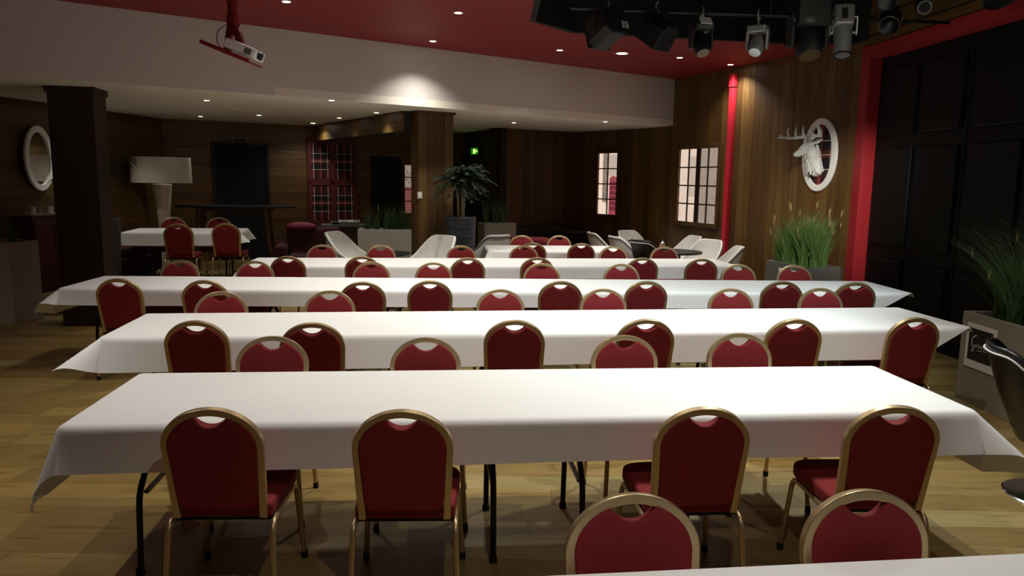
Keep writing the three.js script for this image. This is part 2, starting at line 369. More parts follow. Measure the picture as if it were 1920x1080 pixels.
// black doors in the back wall
for (const [n, s0, s1, top] of [[5, 0.86, 1.78, 2.3], [6, 3.9, 4.42, 2.13]]) {
  const d = structure('door_' + n, onWall('back', s0, 0, 0.018), frameOf('back').turn), w = s1 - s0;
  part('door_leaf', at(rbox(w, top, 0.04, 0.004), w / 2, top / 2, 0.02), M.blackMatt, d);
  part('door_frame', [at(box(0.05, top + 0.05, 0.06), -0.02, top / 2 + 0.02, 0.03), at(box(0.05, top + 0.05, 0.06), w + 0.02, top / 2 + 0.02, 0.03), at(box(w + 0.09, 0.05, 0.06), w / 2, top + 0.02, 0.03)], M.darkWall, d);
  part('door_handle', tube([[w - 0.08, 1.05, 0.04], [w - 0.08, 1.05, 0.09], [w - 0.2, 1.05, 0.09]], 0.009, 10, 0.02), M.darkMetal, d);
}
// ---------------------------------------------------------------- lamps of the ceilings
const TRIM = lathe([[0.036, -0.002], [0.05, -0.006], [0.056, -0.003], [0.056, 0.0]], 24), LENS = cyl(0.037, 0.037, 0.006, 20);
function downlight(x, y, z, label, strength, color, angle, low, k = 1, group, aim) {
  const t = thing('downlight', label, 'downlight', [x, y, z], 0, group);
  part('trim_ring', k === 1 ? TRIM : TRIM.clone().scale(k, 1, k), M.steelTrim, t);
  part('lens', k === 1 ? LENS : LENS.clone().scale(k, 1, k), low ? M.lensLow : M.lens, t);
  const l = new THREE.SpotLight(color, strength, 0, angle, 0.75, 2);
  l.name = 'downlight_beam'; l.position.set(0, -0.02, 0); l.target.name = 'beam_aim'; l.target.position.set(...(aim ?? [0, -3, 0]));
  l.castShadow = true; l.shadow.radius = 2; t.add(l, l.target);
}
for (const [x, z, label, k, s] of [
  [-2.31, -7.84, 'round downlight in the red ceiling right of the projector', 1, 1], [-0.61, -8.24, 'round downlight in the red ceiling at the left of the black recess', 1, 1], [-1.06, -9.93, 'round downlight in the red ceiling close above the white bulkhead', 1, 1],
  [0.6, -10.47, 'round downlight in the red ceiling just below the recess corner', 1, 1], [1.47, -10.66, 'wide flat ceiling lamp in the red ceiling under the hanging box spotlights', 1.9, 0.6], [2.33, -10.95, 'round downlight in the red ceiling above the end of the bulkhead', 1, 1],
  [-3.4, -3.7, 'added unseen ceiling downlight brightening the open floor at left', 1, 1.0], [-2.0, -6.2, 'ceiling downlight out of view, left of the second and third long cloths', 1, 0.6], [-0.3, -6.5, 'ceiling downlight out of view above the middle of the third long cloth', 1, 1.1], [-1.7, -4.3, 'ceiling downlight out of view above the left part of the first long cloth', 1, 0.45], [0.1, -4.05, 'ceiling downlight out of view above the middle of the first long cloth', 1, 1.4], [1.75, -4.0, 'ceiling downlight out of view above the right part of the first long cloth', 1, 1.15], [3.3, -3.9, 'ceiling downlight out of view above the right end of the first long cloth', 1, 0.4], [0.45, -0.85, 'ceiling downlight out of view above the cut-off bottom cloth', 1, 0.8],  // lamps out of view; the first is added to brighten the left floor
]) downlight(x, 3.5, z, label, HALL * (s ?? 1), WARM, 58 * D2R, false, k, 'downlights in the red ceiling');
{                                                   // second beam added to this downlight, imitating the bright streak on the bulkhead
  const d = scene.children.find((o) => o.userData.label === 'round downlight in the red ceiling close above the white bulkhead'), l = new THREE.SpotLight(new THREE.Color(0.88, 0.93, 1), 0.2, 0, 11 * D2R, 1, 2);
  l.name = 'added_streak_beam'; l.position.set(-0.02, -0.025, -0.02); l.target.name = 'beam_aim'; l.target.position.set(-0.3, -0.74, -0.4); l.castShadow = true; l.shadow.radius = 2; d.add(l, l.target);
}
downlight(3.21, 3.5, -11.51, 'round downlight in the red ceiling beside the red post', HALL * 0.9, WARM, 62 * D2R, false, 1, 'downlights in the red ceiling');
for (const [x, z, label, s] of [
  [-5.99, -10.96, 'small downlight in the low ceiling right of the dark pillar', 1.8], [-4.0, -9.94, 'small downlight in the low ceiling above the floor lamp, nearer one', 2.2], [-5.22, -12.69, 'small downlight in the low ceiling straight above the floor lamp, farther one'],
  [-4.11, -12.28, 'small downlight in the low ceiling above the black back door'], [-2.32, -9.7, 'small downlight in the low ceiling nearest the bulkhead edge'], [-2.89, -12.6, 'small faint downlight in the low ceiling just before the beam'],
  [-2.07, -11.45, 'small downlight in the low ceiling beside the beam and column'], [-0.01, -13.11, 'small downlight in the low ceiling right of the column'], [1.5, -12.58, 'small downlight in the low ceiling above the single lattice window'],
]) downlight(x, 2.72, z, label, LOW * (s ?? 1), WARM, 55 * D2R, true, 1, 'downlights in the low white ceiling');
downlight(-3.69, 2.72, -13.97, 'brightest low-ceiling downlight, by the back corner above the tartan shutters', LOW * 1.6, WARM, 70 * D2R, false, 1.15, 'downlights in the low white ceiling');
{
  const v = thing('ceiling_vent', 'round white vent disc in the low ceiling', 'vent', [-4.05, 2.72, -11.07]);
  part('vent_ring', lathe([[0.0, -0.012], [0.06, -0.016], [0.085, -0.02], [0.1, -0.008], [0.1, 0]], 28), M.lowCeiling, v);
}

// ---------------------------------------------------------------- folding tables and their paper cloths
const LEG = tube([[0, 0.712, 0.1], [0, 0.5, 0.1], [0, 0.36, 0.25], [0, 0.0, 0.28]], 0.0145, 26, 0.05);
const LEG_BACK = LEG.clone().rotateY(PI);
const FOOT = cyl(0.018, 0.02, 0.03, 12).translate(0, 0.015, 0.28);
function foldingTable(x, z, yaw, L, y, label) {
  const t = thing('folding_table', label, 'table', [x, y, z], yaw, 'folding tables under the white cloths');
  part('tabletop', at(rbox(L - 0.004, 0.03, 0.8, 0.008), 0, 0.729, 0), M.tableTop, t);
  part('apron', [at(box(L - 0.1, 0.03, 0.02), 0, 0.7, 0.34), at(box(L - 0.1, 0.03, 0.02), 0, 0.7, -0.34)], M.blackSteel, t);
  for (const sgn of [-1, 1]) {
    const ex = sgn * (L / 2 - 0.21);
    for (const g of [LEG, LEG_BACK]) {
      const l = part('leg', g, M.blackSteel, t); l.position.x = ex;
      const c = part('foot_cap', FOOT, M.rubber, l); if (g === LEG_BACK) c.rotation.y = PI;
    }
    part('crossbar', [at(box(0.014, 0.02, 0.22), ex, 0.5, 0), at(box(0.02, 0.014, 0.34), ex, 0.34, 0)], M.blackSteel, t);
    for (const zz of [-0.05, 0.05]) part('brace', tube([[ex, 0.5, zz], [ex - sgn * 0.28, 0.705, zz]], 0.009, 4, 0.01, 6), M.blackSteel, t);
  }
  return t;
}
// a sheet of paper over a table L x W: it bends over the edges and stands out in a flare at each corner
function clothShape(L, W, front, back, left, right, flare, curl, slant = 0) {
  const xs = [], zs = [], r = 0.042;
  const line = (a, b, n) => Array.from({ length: n + 1 }, (_, i) => lerp(a, b, i / n));
  const axis = (neg, half, pos, mid) => [...line(-half - neg, -half - 0.066, 12).slice(0, -1), ...line(-half - 0.066, -half, 4).slice(0, -1), ...line(-half, -half + 0.5, 7).slice(0, -1), ...line(-half + 0.5, half - 0.5, mid).slice(0, -1), ...line(half - 0.5, half, 7).slice(0, -1), ...line(half, half + 0.066, 4).slice(0, -1), ...line(half + 0.066, half + pos, 12)];
  xs.push(...axis(left, L / 2, right, max(6, floor(L * 8))));
  zs.push(...[...line(-W / 2 - back, -W / 2 - 0.066, 9).slice(0, -1), ...line(-W / 2 - 0.066, -W / 2, 4).slice(0, -1), ...line(-W / 2, W / 2, 8).slice(0, -1), ...line(W / 2, W / 2 + 0.066, 4).slice(0, -1), ...line(W / 2 + 0.066, W / 2 + front, 9)]);
  const drop = (o, th, oc, bend) => {             // (out, down) after o metres past the edge; th is the angle reached, oc where it starts to roll up
    const a = r * th;
    if (o < a) return [r * sin(o / r), r * (1 - cos(o / r))];
    let out = r * sin(th), down = r * (1 - cos(th)), s = min(o, oc) - a;
    out += s * cos(th); down += s * sin(th);
    if (o > oc) { const rc = 0.055, k = (o - oc) / rc * bend; out += rc / bend * (sin(th + k) - sin(th)); down += rc / bend * (cos(th) - cos(th + k)); }
    return [out, down];
  };
  const pos = [], uv = [], idx = [];
  const wave = (x, z) => 0.0012 * sin(x * 3.1 + 1) * sin(z * 4.3) + 0.0016;
  for (const z of zs) for (const x of xs) {
    const cut = slant && z > 0 ? lerp(1, 0.12, clamp((x - L / 2 + slant) / slant, 0, 1)) : 1;   // the sheet is cut away towards its front right corner
    const ox = max(abs(x) - L / 2, 0), oz = max(abs(z) - W / 2, 0) * cut, sx = x < 0 ? -1 : 1, sz = z < 0 ? -1 : 1;
    let X = x, Y = 0.745, Z = z;
    const key = (sz > 0 ? 'f' : 'b') + (sx < 0 ? 'l' : 'r'), fl = flare[key] ?? 40, cu = curl[key];
    if (ox === 0 && oz === 0) Y += wave(x, z) * min(1, min(L / 2 - abs(x), W / 2 - abs(z)) * 8);
    else if (ox === 0) {
      const near = exp(-(L / 2 - abs(x)) / 0.28), th = (84 - 16 * near + 5 * sin(x * 2.1 + 0.6)) * D2R, [a, b] = drop(oz, th, 9, 1);
      Z = sz * (W / 2 + a); Y -= b;
    } else {
      const phi = atan2(oz, ox), rho = hypot(ox, oz), th = (lerp(78, 68, phi / (PI / 2)) - (78 - fl) * sin(2 * phi) ** 1.3) * D2R;
      const [a, b] = drop(rho, th, cu && phi > 0 ? cu[0] + (1 - sin(2 * phi)) * 0.4 : 9, cu ? cu[1] : 1);
      X = sx * (L / 2 + a * cos(phi)); Z = sz * (W / 2 + a * sin(phi)); Y -= b;
    }
    pos.push(X, Y, Z); uv.push(x, z);
  }
  const nx = xs.length;
  for (let j = 0; j < zs.length - 1; j++) for (let i = 0; i < nx - 1; i++) { const a = j * nx + i, b = a + 1, c = a + nx, d = c + 1; idx.push(a, c, d, a, d, b); }
  const g = new THREE.BufferGeometry();
  g.setAttribute('position', new THREE.Float32BufferAttribute(pos, 3)); g.setAttribute('uv', new THREE.Float32BufferAttribute(uv, 2)); g.setIndex(idx); g.computeVertexNormals();
  return g;
}
function tableRow([cx, cz], yaw, n, each, y, words, cloth) {
  const order = { 1: [''], 2: ['left ', 'right '], 3: ['left ', 'middle ', 'right '], 4: ['far left ', 'middle left ', 'middle right ', 'far right '] }[n];
  for (let i = 0; i < n; i++) { const s = (i - (n - 1) / 2) * each; foldingTable(cx + s * cos(yaw), cz - s * sin(yaw), yaw, each, y, 'folding table under the ' + order[i] + (n > 1 ? 'part of the ' : '') + words); }
  const o = part('tablecloth', clothShape(n * each, 0.8, ...cloth), M.cloth, scene);
  o.name = numbered('tablecloth'); o.position.set(cx, y, cz); o.rotation.y = yaw;
  tag(o, 'white embossed paper cloth, the ' + words, 'tablecloth', 'white paper tablecloths');
}
tableRow([0.2, -1.43], 0.115, 2, 2.0, 0, 'white cloth cut off by the bottom edge', [0.2, 0.2, 0.25, 0.25, {}, {}]);
tableRow([0.112, -3.57], 0.097, 2, 2.0, 0, 'first long white cloth', [0.22, 0.12, 0.34, 0.34, { fl: 72, fr: 44, bl: 72, br: 72 }, { fl: [0.3, 0.7] }]);
tableRow([0.331, -5.435], 0.128, 3, 2.0, 0, 'second long white cloth from the front', [0.25, 0.12, 0.26, 0.07, { fl: 34, fr: 74, bl: 72, br: 74 }, {}, 0.42]);
tableRow([-0.143, -7.27], 0.056, 4, 1.97, 0, 'third long white cloth from the front', [0.18, 0.12, 0.27, 0.07, { fl: 40, fr: 74, bl: 72, br: 74 }, { fl: [0.22, 1.0] }, 0.3]);
tableRow([-0.2, -9.25], 0.112, 3, 1.97, 0, 'fourth long white cloth from the front', [0.18, 0.12, 0.2, 0.22, { fl: 50, fr: 34, bl: 72, br: 60 }, {}]);
tableRow([0.6, -11.22], 0.1, 1, 1.95, 0, 'short white cloth farthest back, before the red sofa', [0.2, 0.15, 0.24, 0.2, { fl: 60, bl: 30, br: 60, fr: 60 }, {}]);
tableRow([-4.83, -11.1], 0.2, 1, 1.55, 0.2, 'white cloth on the raised platform', [0.22, 0.15, 0.24, 0.2, { fl: 70, bl: 30, fr: 34, br: 55 }, {}]);

// ---------------------------------------------------------------- banquet chairs
const CHAIR = (() => {
  const a = 0.1975, b = 0.165, s0 = 0.322, bw = 0.184, t = 0.029, lean = -10 * D2R;
  const arch = new THREE.Shape();
  arch.moveTo(-bw, 0); arch.lineTo(-a, s0); arch.absellipse(0, s0, a, b, PI, 0, true); arch.lineTo(bw, 0); arch.lineTo(bw - t, 0); arch.lineTo(a - t, s0); arch.absellipse(0, s0, a - t, b - t, 0, PI, false); arch.lineTo(-bw + t, 0); arch.closePath();
  const frame = extrude(arch, 0.021, 0.004, 2, 20).translate(0, 0, -0.014).rotateX(lean).translate(0, 0.41, -0.2);
  const pa = a - t + 0.004, pb = b - t + 0.004, hx = 0.072, ang = Math.acos(hx / pa), hy = s0 + pb * sin(ang);
  const pad = new THREE.Shape();
  pad.moveTo(-0.12, 0.045); pad.quadraticCurveTo(-0.155, 0.047, -0.158, 0.09); pad.lineTo(-pa, s0); pad.absellipse(0, s0, pa, pb, PI, PI - ang, true);
  pad.bezierCurveTo(-0.052, hy - 0.014, -0.036, hy - 0.038, 0, hy - 0.038); pad.bezierCurveTo(0.036, hy - 0.038, 0.052, hy - 0.014, hx, hy);
  pad.absellipse(0, s0, pa, pb, ang, 0, true); pad.lineTo(0.158, 0.09); pad.quadraticCurveTo(0.155, 0.047, 0.12, 0.045); pad.closePath();
  const back = extrude(pad, 0.03, 0.009, 3, 14).translate(0, 0, -0.018).rotateX(lean).translate(0, 0.41, -0.2);
  const st = new THREE.Shape();
  st.moveTo(-0.185, -0.2); st.lineTo(0.185, -0.2); st.quadraticCurveTo(0.2, -0.2, 0.203, -0.18); st.lineTo(0.215, 0.13); st.bezierCurveTo(0.217, 0.205, 0.18, 0.225, 0.12, 0.23); st.bezierCurveTo(0.05, 0.236, -0.05, 0.236, -0.12, 0.23); st.bezierCurveTo(-0.18, 0.225, -0.217, 0.205, -0.215, 0.13); st.lineTo(-0.203, -0.18); st.quadraticCurveTo(-0.2, -0.2, -0.185, -0.2);
  const seat = extrude(st, 0.03, 0.018, 4, 10).rotateX(PI / 2).scale(1, 1, 1).translate(0, 0.448, 0);
  const pan = extrude(st, 0.008, 0.003, 1, 8).scale(0.92, 0.92, 1).rotateX(PI / 2).translate(0, 0.405, 0);
  const leg = (s, z1, z0) => tube([[s * 0.212, 0, z1], [s * 0.2, 0.385, z0], [s * 0.2, 0.385, 0]], 0.0125, 22, 0.05);
  const half = (s, front) => tube(front ? [[s * 0.225, 0, 0.235], [s * 0.203, 0.387, 0.185], [s * 0.2, 0.387, 0.08]] : [[s * 0.218, 0, -0.275], [s * 0.205, 0.387, -0.215], [s * 0.2, 0.387, -0.1]], 0.0125, 22, 0.055);
  const rail = (s) => tube([[s * 0.2, 0.387, 0.082], [s * 0.2, 0.387, -0.102]], 0.0124, 2, 0.01);
  const cap = (s, z) => cyl(0.0145, 0.016, 0.035, 10).translate(s, 0.0175, z);
  const lift = (g) => g;
  return { frame, back, seat, pan, fl: half(-1, true), fr: half(1, true), rl: half(-1, false), rr: half(1, false), railL: rail(-1), railR: rail(1),
    caps: [cap(-0.2245, 0.2325), cap(0.2245, 0.2325), cap(-0.2175, -0.2725), cap(0.2175, -0.2725)], brace: [at(box(0.4, 0.016, 0.02), 0, 0.392, 0.13), at(box(0.4, 0.016, 0.02), 0, 0.392, -0.17)] };
})();
function makeChair() {
  const t = thing('banquet_chair', '', 'chair');
  part('seat', CHAIR.seat, M.maroon, t); part('seat_pan', [CHAIR.pan, ...CHAIR.brace], M.blackMatt, t);
  part('back_pad', CHAIR.back, M.maroon, t); part('back_frame', CHAIR.frame, M.gold, t);
  [CHAIR.fl, CHAIR.fr, CHAIR.rl, CHAIR.rr].forEach((g, i) => { const l = part('leg', g, M.gold, t); part('foot_cap', CHAIR.caps[i], M.rubber, l); });
  part('side_rail', CHAIR.railL, M.gold, t); part('side_rail', CHAIR.railR, M.gold, t);
  return t;
}
const ORD = ['first', 'second', 'third', 'fourth', 'fifth', 'sixth', 'seventh', 'eighth'];
let chair0 = null;
function chairs(spots, yaw, away, place, group, y = 0) {
  spots.forEach(([x, z, dy = 0], i) => {
    let o;
    if (!chair0) o = chair0 = makeChair(); else { o = chair0.clone(); o.name = numbered('banquet_chair'); scene.add(o); }
    o.position.set(x, y, z); o.rotation.y = yaw + (away ? PI : 0) + dy + rnd(-0.05, 0.05);
    o.userData = { label: 'maroon and gold chair ' + (away ? 'seen from behind' : 'facing us') + ', ' + ORD[i] + ' from left ' + place, category: 'chair', group };
  });
}
chairs([[0.39, -1.75], [1.08, -1.8]], 0.115, false, 'behind the cut-off bottom cloth', 'chairs at the cut-off table');
chairs([[-1.17, -3.05], [-0.43, -3.06], [0.75, -3.15], [1.56, -3.21, 0.0]], 0.05, true, 'before the first long cloth', 'chairs before the first long table');
chairs([[-1.3, -3.79], [-0.46, -3.81], [0.69, -3.95], [1.38, -4.06]], 0.097, false, 'behind the first long cloth', 'chairs behind the first long table');
chairs([[-1.95, -4.76], [-1.26, -4.75], [0.0, -4.93], [0.84, -5.03], [1.84, -5.11], [2.68, -5.23, 0.05]], 0.1, true, 'before the second long cloth', 'chairs before the second long table');
chairs([[-2.18, -5.36], [-1.39, -5.49], [-0.05, -5.69], [0.79, -5.8], [1.86, -5.92], [2.65, -6.02]], 0.128, false, 'behind the second long cloth', 'chairs behind the second long table');
chairs([[-3.35, -6.54], [-2.62, -6.52], [-1.3, -6.56], [-0.74, -6.69], [0.41, -6.78], [1.17, -6.86], [2.44, -6.99], [3.11, -6.99]], 0.06, true, 'before the third long cloth', 'chairs before the third long table');
chairs([[-3.43, -7.42], [-2.66, -7.42], [-1.46, -7.5], [-0.81, -7.53], [0.32, -7.61], [1.19, -7.65], [2.48, -7.78], [3.07, -7.77]], 0.058, false, 'behind the third long cloth', 'chairs behind the third long table');
chairs([[-2.51, -8.5], [-1.71, -8.58], [-0.54, -8.6], [0.24, -8.74], [1.46, -8.86], [2.17, -8.86]], 0.112, true, 'before the fourth long cloth', 'chairs before the fourth long table');
chairs([[-2.45, -9.38], [-1.69, -9.42], [-0.64, -9.54], [0.18, -9.7], [1.38, -9.76], [2.08, -9.83]], 0.112, false, 'behind the fourth long cloth', 'chairs behind the fourth long table');
chairs([[0.26, -10.69], [0.94, -10.72]], 0.1, true, 'before the farthest short cloth', 'chairs before the farthest table');
chairs([[0.16, -11.46], [0.77, -11.56]], 0.1, false, 'behind the farthest short cloth', 'chairs behind the farthest table');
chairs([[-4.68, -10.6], [-4.11, -10.85]], 0.15, true, 'before the platform cloth', 'chairs before the platform table', 0.2);
chairs([[-5.31, -11.55], [-4.65, -11.7]], 0.2, false, 'behind the platform cloth', 'chairs behind the platform table', 0.2);
// ---------------------------------------------------------------- tub armchairs and round tables
const TUB = (() => {
  const rim = (a) => { const k = abs(a) / PI; return 0.4 + 0.34 * (1 - THREE.MathUtils.smoothstep(k, 0.17, 0.62)) + 0.12 * (1 - THREE.MathUtils.smoothstep(k, 0.5, 0.86)); };
  const A = 0.84 * PI, sq = (v) => Math.sign(v) * abs(v) ** 0.82;
  const point = (a, t, off) => {                  // a = 0 at the middle of the back
    const h = rim(a), base = 0.33, y = base + (h - base) * t, lean = 0.09 * max(0, cos(a)) * t * t, R = lerp(0.2, 0.305, sin(min(1, t * 1.25) * PI / 2)) - off;
    return [R * sq(sin(a)), y - (t < 0.02 ? 0 : 0), -(R * sq(cos(a)) + lean)];
  };
  const outer = surface(40, 14, (u, v) => point((1 - u * 2) * -A, v, 0)), inner = surface(40, 14, (u, v) => point((u * 2 - 1) * -A, v, 0.035));
  const edge = (a, off, up) => { const p = point(a, 1, off); return [p[0], p[1] + up, p[2]]; };
  const lip = surface(40, 6, (u, v) => { const a = (1 - u * 2) * -A; return edge(a, 0.0175 - 0.0175 * cos(v * PI), 0.016 * sin(v * PI)); });
  const ends = [-1, 1].map((s) => surface(4, 14, (u, v) => point(s * A, v, s > 0 ? (1 - u) * 0.035 : u * 0.035)));
  const curve = (off, dy) => new THREE.CatmullRomCurve3(Array.from({ length: 41 }, (_, i) => V3(...edge((1 - i / 20) * A, off, dy))));
  const bottom = lathe([[0, 0.325], [0.12, 0.325], [0.2, 0.332], [0.205, 0.345]], 36);
  return {
    outer: [outer, lip, ...ends, bottom], inner, piping: new THREE.TubeGeometry(curve(-0.002, -0.028), 60, 0.0065, 6),
    cushion: lathe([[0, 0.37], [0.2, 0.372], [0.232, 0.39], [0.238, 0.42], [0.222, 0.445], [0.17, 0.455], [0, 0.458]], 36),
    pedestal: cyl(0.026, 0.03, 0.31, 16).translate(0, 0.17, 0), base: lathe([[0, 0.03], [0.05, 0.03], [0.1, 0.02], [0.22, 0.012], [0.24, 0.006], [0.24, 0]], 40),
  };
})();
for (const k of ['outer']) TUB[k] = merge(TUB[k]);
function tubChair([x, z], turn, label, black, k = 1) {
  const t = thing('tub_armchair', label, 'armchair', [x, 0, z], turn, black ? 'black tub armchairs' : 'white tub armchairs');
  t.scale.setScalar(k);
  const m = black ? M.shellBlack : M.shellWhite;
  part('shell', TUB.outer, m, t); part('lining', TUB.inner, m, t); part('piping', TUB.piping, black ? M.shellWhite : M.piping, t, black ? 'white piping' : 'dark piping');
  part('seat_cushion', TUB.cushion, m, t); part('pedestal', TUB.pedestal, M.chrome, t); part('base', TUB.base, M.chrome, t);
}
// turn: 0 faces the camera side (+z), positive turns towards +x
tubChair([-2.3, -10.85], 75 * D2R, 'white tub armchair left of the single round table by the grey planter', false, 1.1);
tubChair([-1.19, -10.28], -40 * D2R, 'white tub armchair right of the round table, its inside facing us', false, 1.1);
tubChair([-0.38, -12.3], -150 * D2R, 'white tub armchair with its back to us, left of the farthest cloth');
tubChair([1.68, -12.95], 100 * D2R, 'white tub armchair below the single lattice window, farthest left there');
tubChair([1.95, -12.2], 110 * D2R, 'white tub armchair seen from behind, next to the black one');
tubChair([2.24, -13.25], 35 * D2R, 'white tub armchair facing us behind the smallest round table');
tubChair([2.2, -11.55], 125 * D2R, 'small black tub armchair among the white ones at the window side', true);
tubChair([2.72, -12.3], -75 * D2R, 'white tub armchair half hidden behind the double lattice window table');
tubChair([2.86, -11.45], -50 * D2R, 'white tub armchair under the double lattice window, inside facing us');
tubChair([2.93, -10.7], -95 * D2R, 'white tub armchair in profile beside the red post', false, 0.98);
tubChair([3.14, -4.12], 70 * D2R, 'large black tub armchair cut off by the right edge of the picture', true, 1.0);
function roundTable([x, z], r, h, label, m) {
  const t = thing('round_table', label, 'table', [x, 0, z], 0, 'dark round pedestal tables');
  part('tabletop', lathe([[0, h - 0.03], [r - 0.012, h - 0.03], [r, h - 0.02], [r, h - 0.006], [r - 0.006, h], [0, h]], 44), m, t);
  part('pedestal', cyl(0.05, 0.055, h - 0.05, 20).translate(0, (h - 0.03) / 2, 0), m, t);
  part('base', lathe([[0, 0.035], [0.06, 0.03], [r * 0.7, 0.014], [r * 0.72, 0]], 36), m, t);
}
roundTable([-1.68, -10.12], 0.3, 0.75, 'dark round table between two white armchairs left of the column', M.darkMetal);
roundTable([2.4, -10.85], 0.36, 0.76, 'dark round table under the double lattice window with a jar on it', M.darkMetal);
roundTable([2.16, -12.65], 0.2, 0.76, 'smallest dark round table, before the armchair facing us', M.darkMetal);
roundTable([1.1, -13.85], 0.26, 0.82, 'dark round table with a bright rim before the black sofa', M.blackSteel);
{
  const j = thing('jar', 'small pinkish glass jar with a pointed lid on the round table', 'jar', [2.2, 0.76, -10.95]);
  part('jar_body', lathe([[0, 0], [0.035, 0], [0.045, 0.02], [0.046, 0.07], [0.03, 0.09], [0.03, 0.095]], 24), std('#b8867a', 0.3), j);
  part('lid', lathe([[0.034, 0.095], [0.034, 0.105], [0.016, 0.12], [0.006, 0.13], [0.01, 0.145], [0, 0.155]], 20), M.steelTrim, j);
}
// ---------------------------------------------------------------- sofas, bar table, console, floor lamp
function sofa(name, label, [x, y, z], turn, w, h, m, cushions, group) {
  const t = thing(name, label, 'sofa', [x, y, z], turn, group);
  part('seat_base', at(rbox(w, 0.3, 0.78, 0.05, 3), 0, 0.2, 0.02), m, t);
  part('backrest', at(rbox(w - 0.1, h - 0.14, 0.2, 0.09, 4), 0, (h + 0.14) / 2, -0.32, -0.08), m, t);
  for (const s of [-1, 1]) part('arm', at(rbox(0.2, h * 0.66, 0.82, 0.08, 4), s * (w / 2 + 0.02), h * 0.33 + 0.06, 0), m, t);
  for (let i = 0; i < cushions; i++) { const cw = (w - 0.2) / cushions; part('seat_cushion', at(rbox(cw - 0.01, 0.14, 0.6, 0.05, 4), -w / 2 + 0.1 + (i + 0.5) * cw, 0.41, 0.08), m, t); }
  for (const sx of [-1, 1]) for (const sz of [-1, 1]) part('foot', cyl(0.022, 0.016, 0.06, 10).translate(sx * (w / 2 - 0.1), 0.03, sz * 0.3), M.darkWood, t);
  return t;
}
sofa('sofa', 'burgundy plush sofa beside the bar table and the grey grass planter', [-3.35, 0, -12.55], 0.25, 1.0, 0.9, M.burgundy, 2);
sofa('sofa', 'dark maroon sofa against the left wall behind the tall dark pot', [-6.02, 0.2, -11.2], 80 * D2R, 1.0, 0.82, M.burgundy, 2);
sofa('sofa', 'low red sofa turned away behind the farthest cloth', [0.3, 0, -13.0], 160 * D2R, 1.05, 0.8, std('#7a1626', 0.75), 2);
sofa('sofa', 'long black sofa against the vertical boards of the lounge wall', [0.78, 0, -14.62], 32 * D2R, 1.5, 0.86, M.blackSofa, 3);
{
  const c = thing('cushion', 'plum red scatter cushion lying on top of the burgundy sofa', 'cushion', [-3.62, 0.84, -12.77], 0.3);
  part('cushion_cover', at(new THREE.SphereGeometry(1, 28, 18).scale(0.26, 0.085, 0.12), 0, 0.06, 0), new THREE.MeshPhysicalMaterial({ color: '#7d2038', roughness: 0.7, sheen: 1, sheenRoughness: 0.4, sheenColor: new THREE.Color('#a04a60') }), c);
}
{
  const t = thing('bar_table', 'long dark oval bar table on splayed wooden legs before the black door', 'table', [-4.72, 0.2, -12.75], 0.15);
  const s = new THREE.Shape(); s.absellipse(0, 0, 0.98, 0.36, 0, 2 * PI, false);
  part('tabletop', extrude(s, 0.022, 0.009, 2, 28).rotateX(PI / 2).translate(0, 1.045, 0), M.darkMetal, t);
  for (const [x, z] of [[-0.6, 0.15], [0.55, 0.15], [-0.6, -0.15], [0.55, -0.15]]) part('leg', taper([[x * 0.92, 1.02, z], [x, 0.5, z * 1.2], [x * 1.14, 0, z * 1.5]], [0.05, 0.028], 8, 10), std('#5d3a26', 0.5), t);
  part('apron', at(rbox(1.2, 0.05, 0.3, 0.01), 0, 0.99, 0), M.darkWood, t);
}
{
  const t = thing('console_table', 'grey console table with metal canisters beside the grass planter', 'table', [-3.02, 0, -13.3], 0.3);
  part('top', at(rbox(0.75, 0.05, 0.35, 0.008), 0, 0.9, 0), M.planterDark, t);
  for (const s of [-1, 1]) part('side_panel', at(rbox(0.07, 0.88, 0.33, 0.006), s * 0.33, 0.44, 0), M.planterDark, t);
  part('shelf', at(rbox(0.6, 0.03, 0.31, 0.005), 0, 0.35, 0), M.planterDark, t);
  for (const [x, r, l, label, m] of [[-0.12, 0.03, 0.12, 'dark short canister lying on the grey console', M.darkMetal], [0.06, 0.045, 0.2, 'wide chrome canister lying on the grey console', M.chrome], [0.24, 0.045, 0.12, 'short chrome canister at the right end of the grey console', M.chrome]]) {
    const c = thing('canister', label, 'canister', [-3.02 + x * 0.955, 0.925 + r, -13.22 - x * 0.3], 0.3);
    part('canister_body', cyl(r, r, l, 20).rotateZ(PI / 2), m, c); part('canister_cap', cyl(r * 0.85, r * 0.85, l + 0.02, 20).rotateZ(PI / 2), M.steelTrim, c);
  }
}
{
  const t = thing('floor_lamp', 'oversized unlit floor lamp with a pale drum shade on a tapered stem', 'lamp', [-5.74, 0.2, -12.3]);
  part('shade', [lathe([[0.45, 1.83], [0.46, 1.42]], 56), lathe([[0.45, 1.42], [0.44, 1.83]], 56), lathe([[0.44, 1.83], [0.45, 1.83]], 56), lathe([[0.46, 1.42], [0.45, 1.42]], 56)], M.shade, t);
  part('stem', lathe([[0, 0.02], [0.06, 0.02], [0.065, 0.3], [0.085, 0.79], [0.125, 1.15], [0.152, 1.38], [0.146, 1.4], [0.02, 1.41]], 40), M.lampStem, t);
  part('spider', [at(box(0.97, 0.012, 0.012), 0, 1.5, 0), at(box(0.012, 0.012, 0.97), 0, 1.5, 0), cyl(0.02, 0.02, 0.14, 12).translate(0, 1.45, 0)], M.steelTrim, t);
  part('base', lathe([[0, 0.025], [0.2, 0.025], [0.22, 0.012], [0.22, 0]], 40), M.lampStem, t);
}
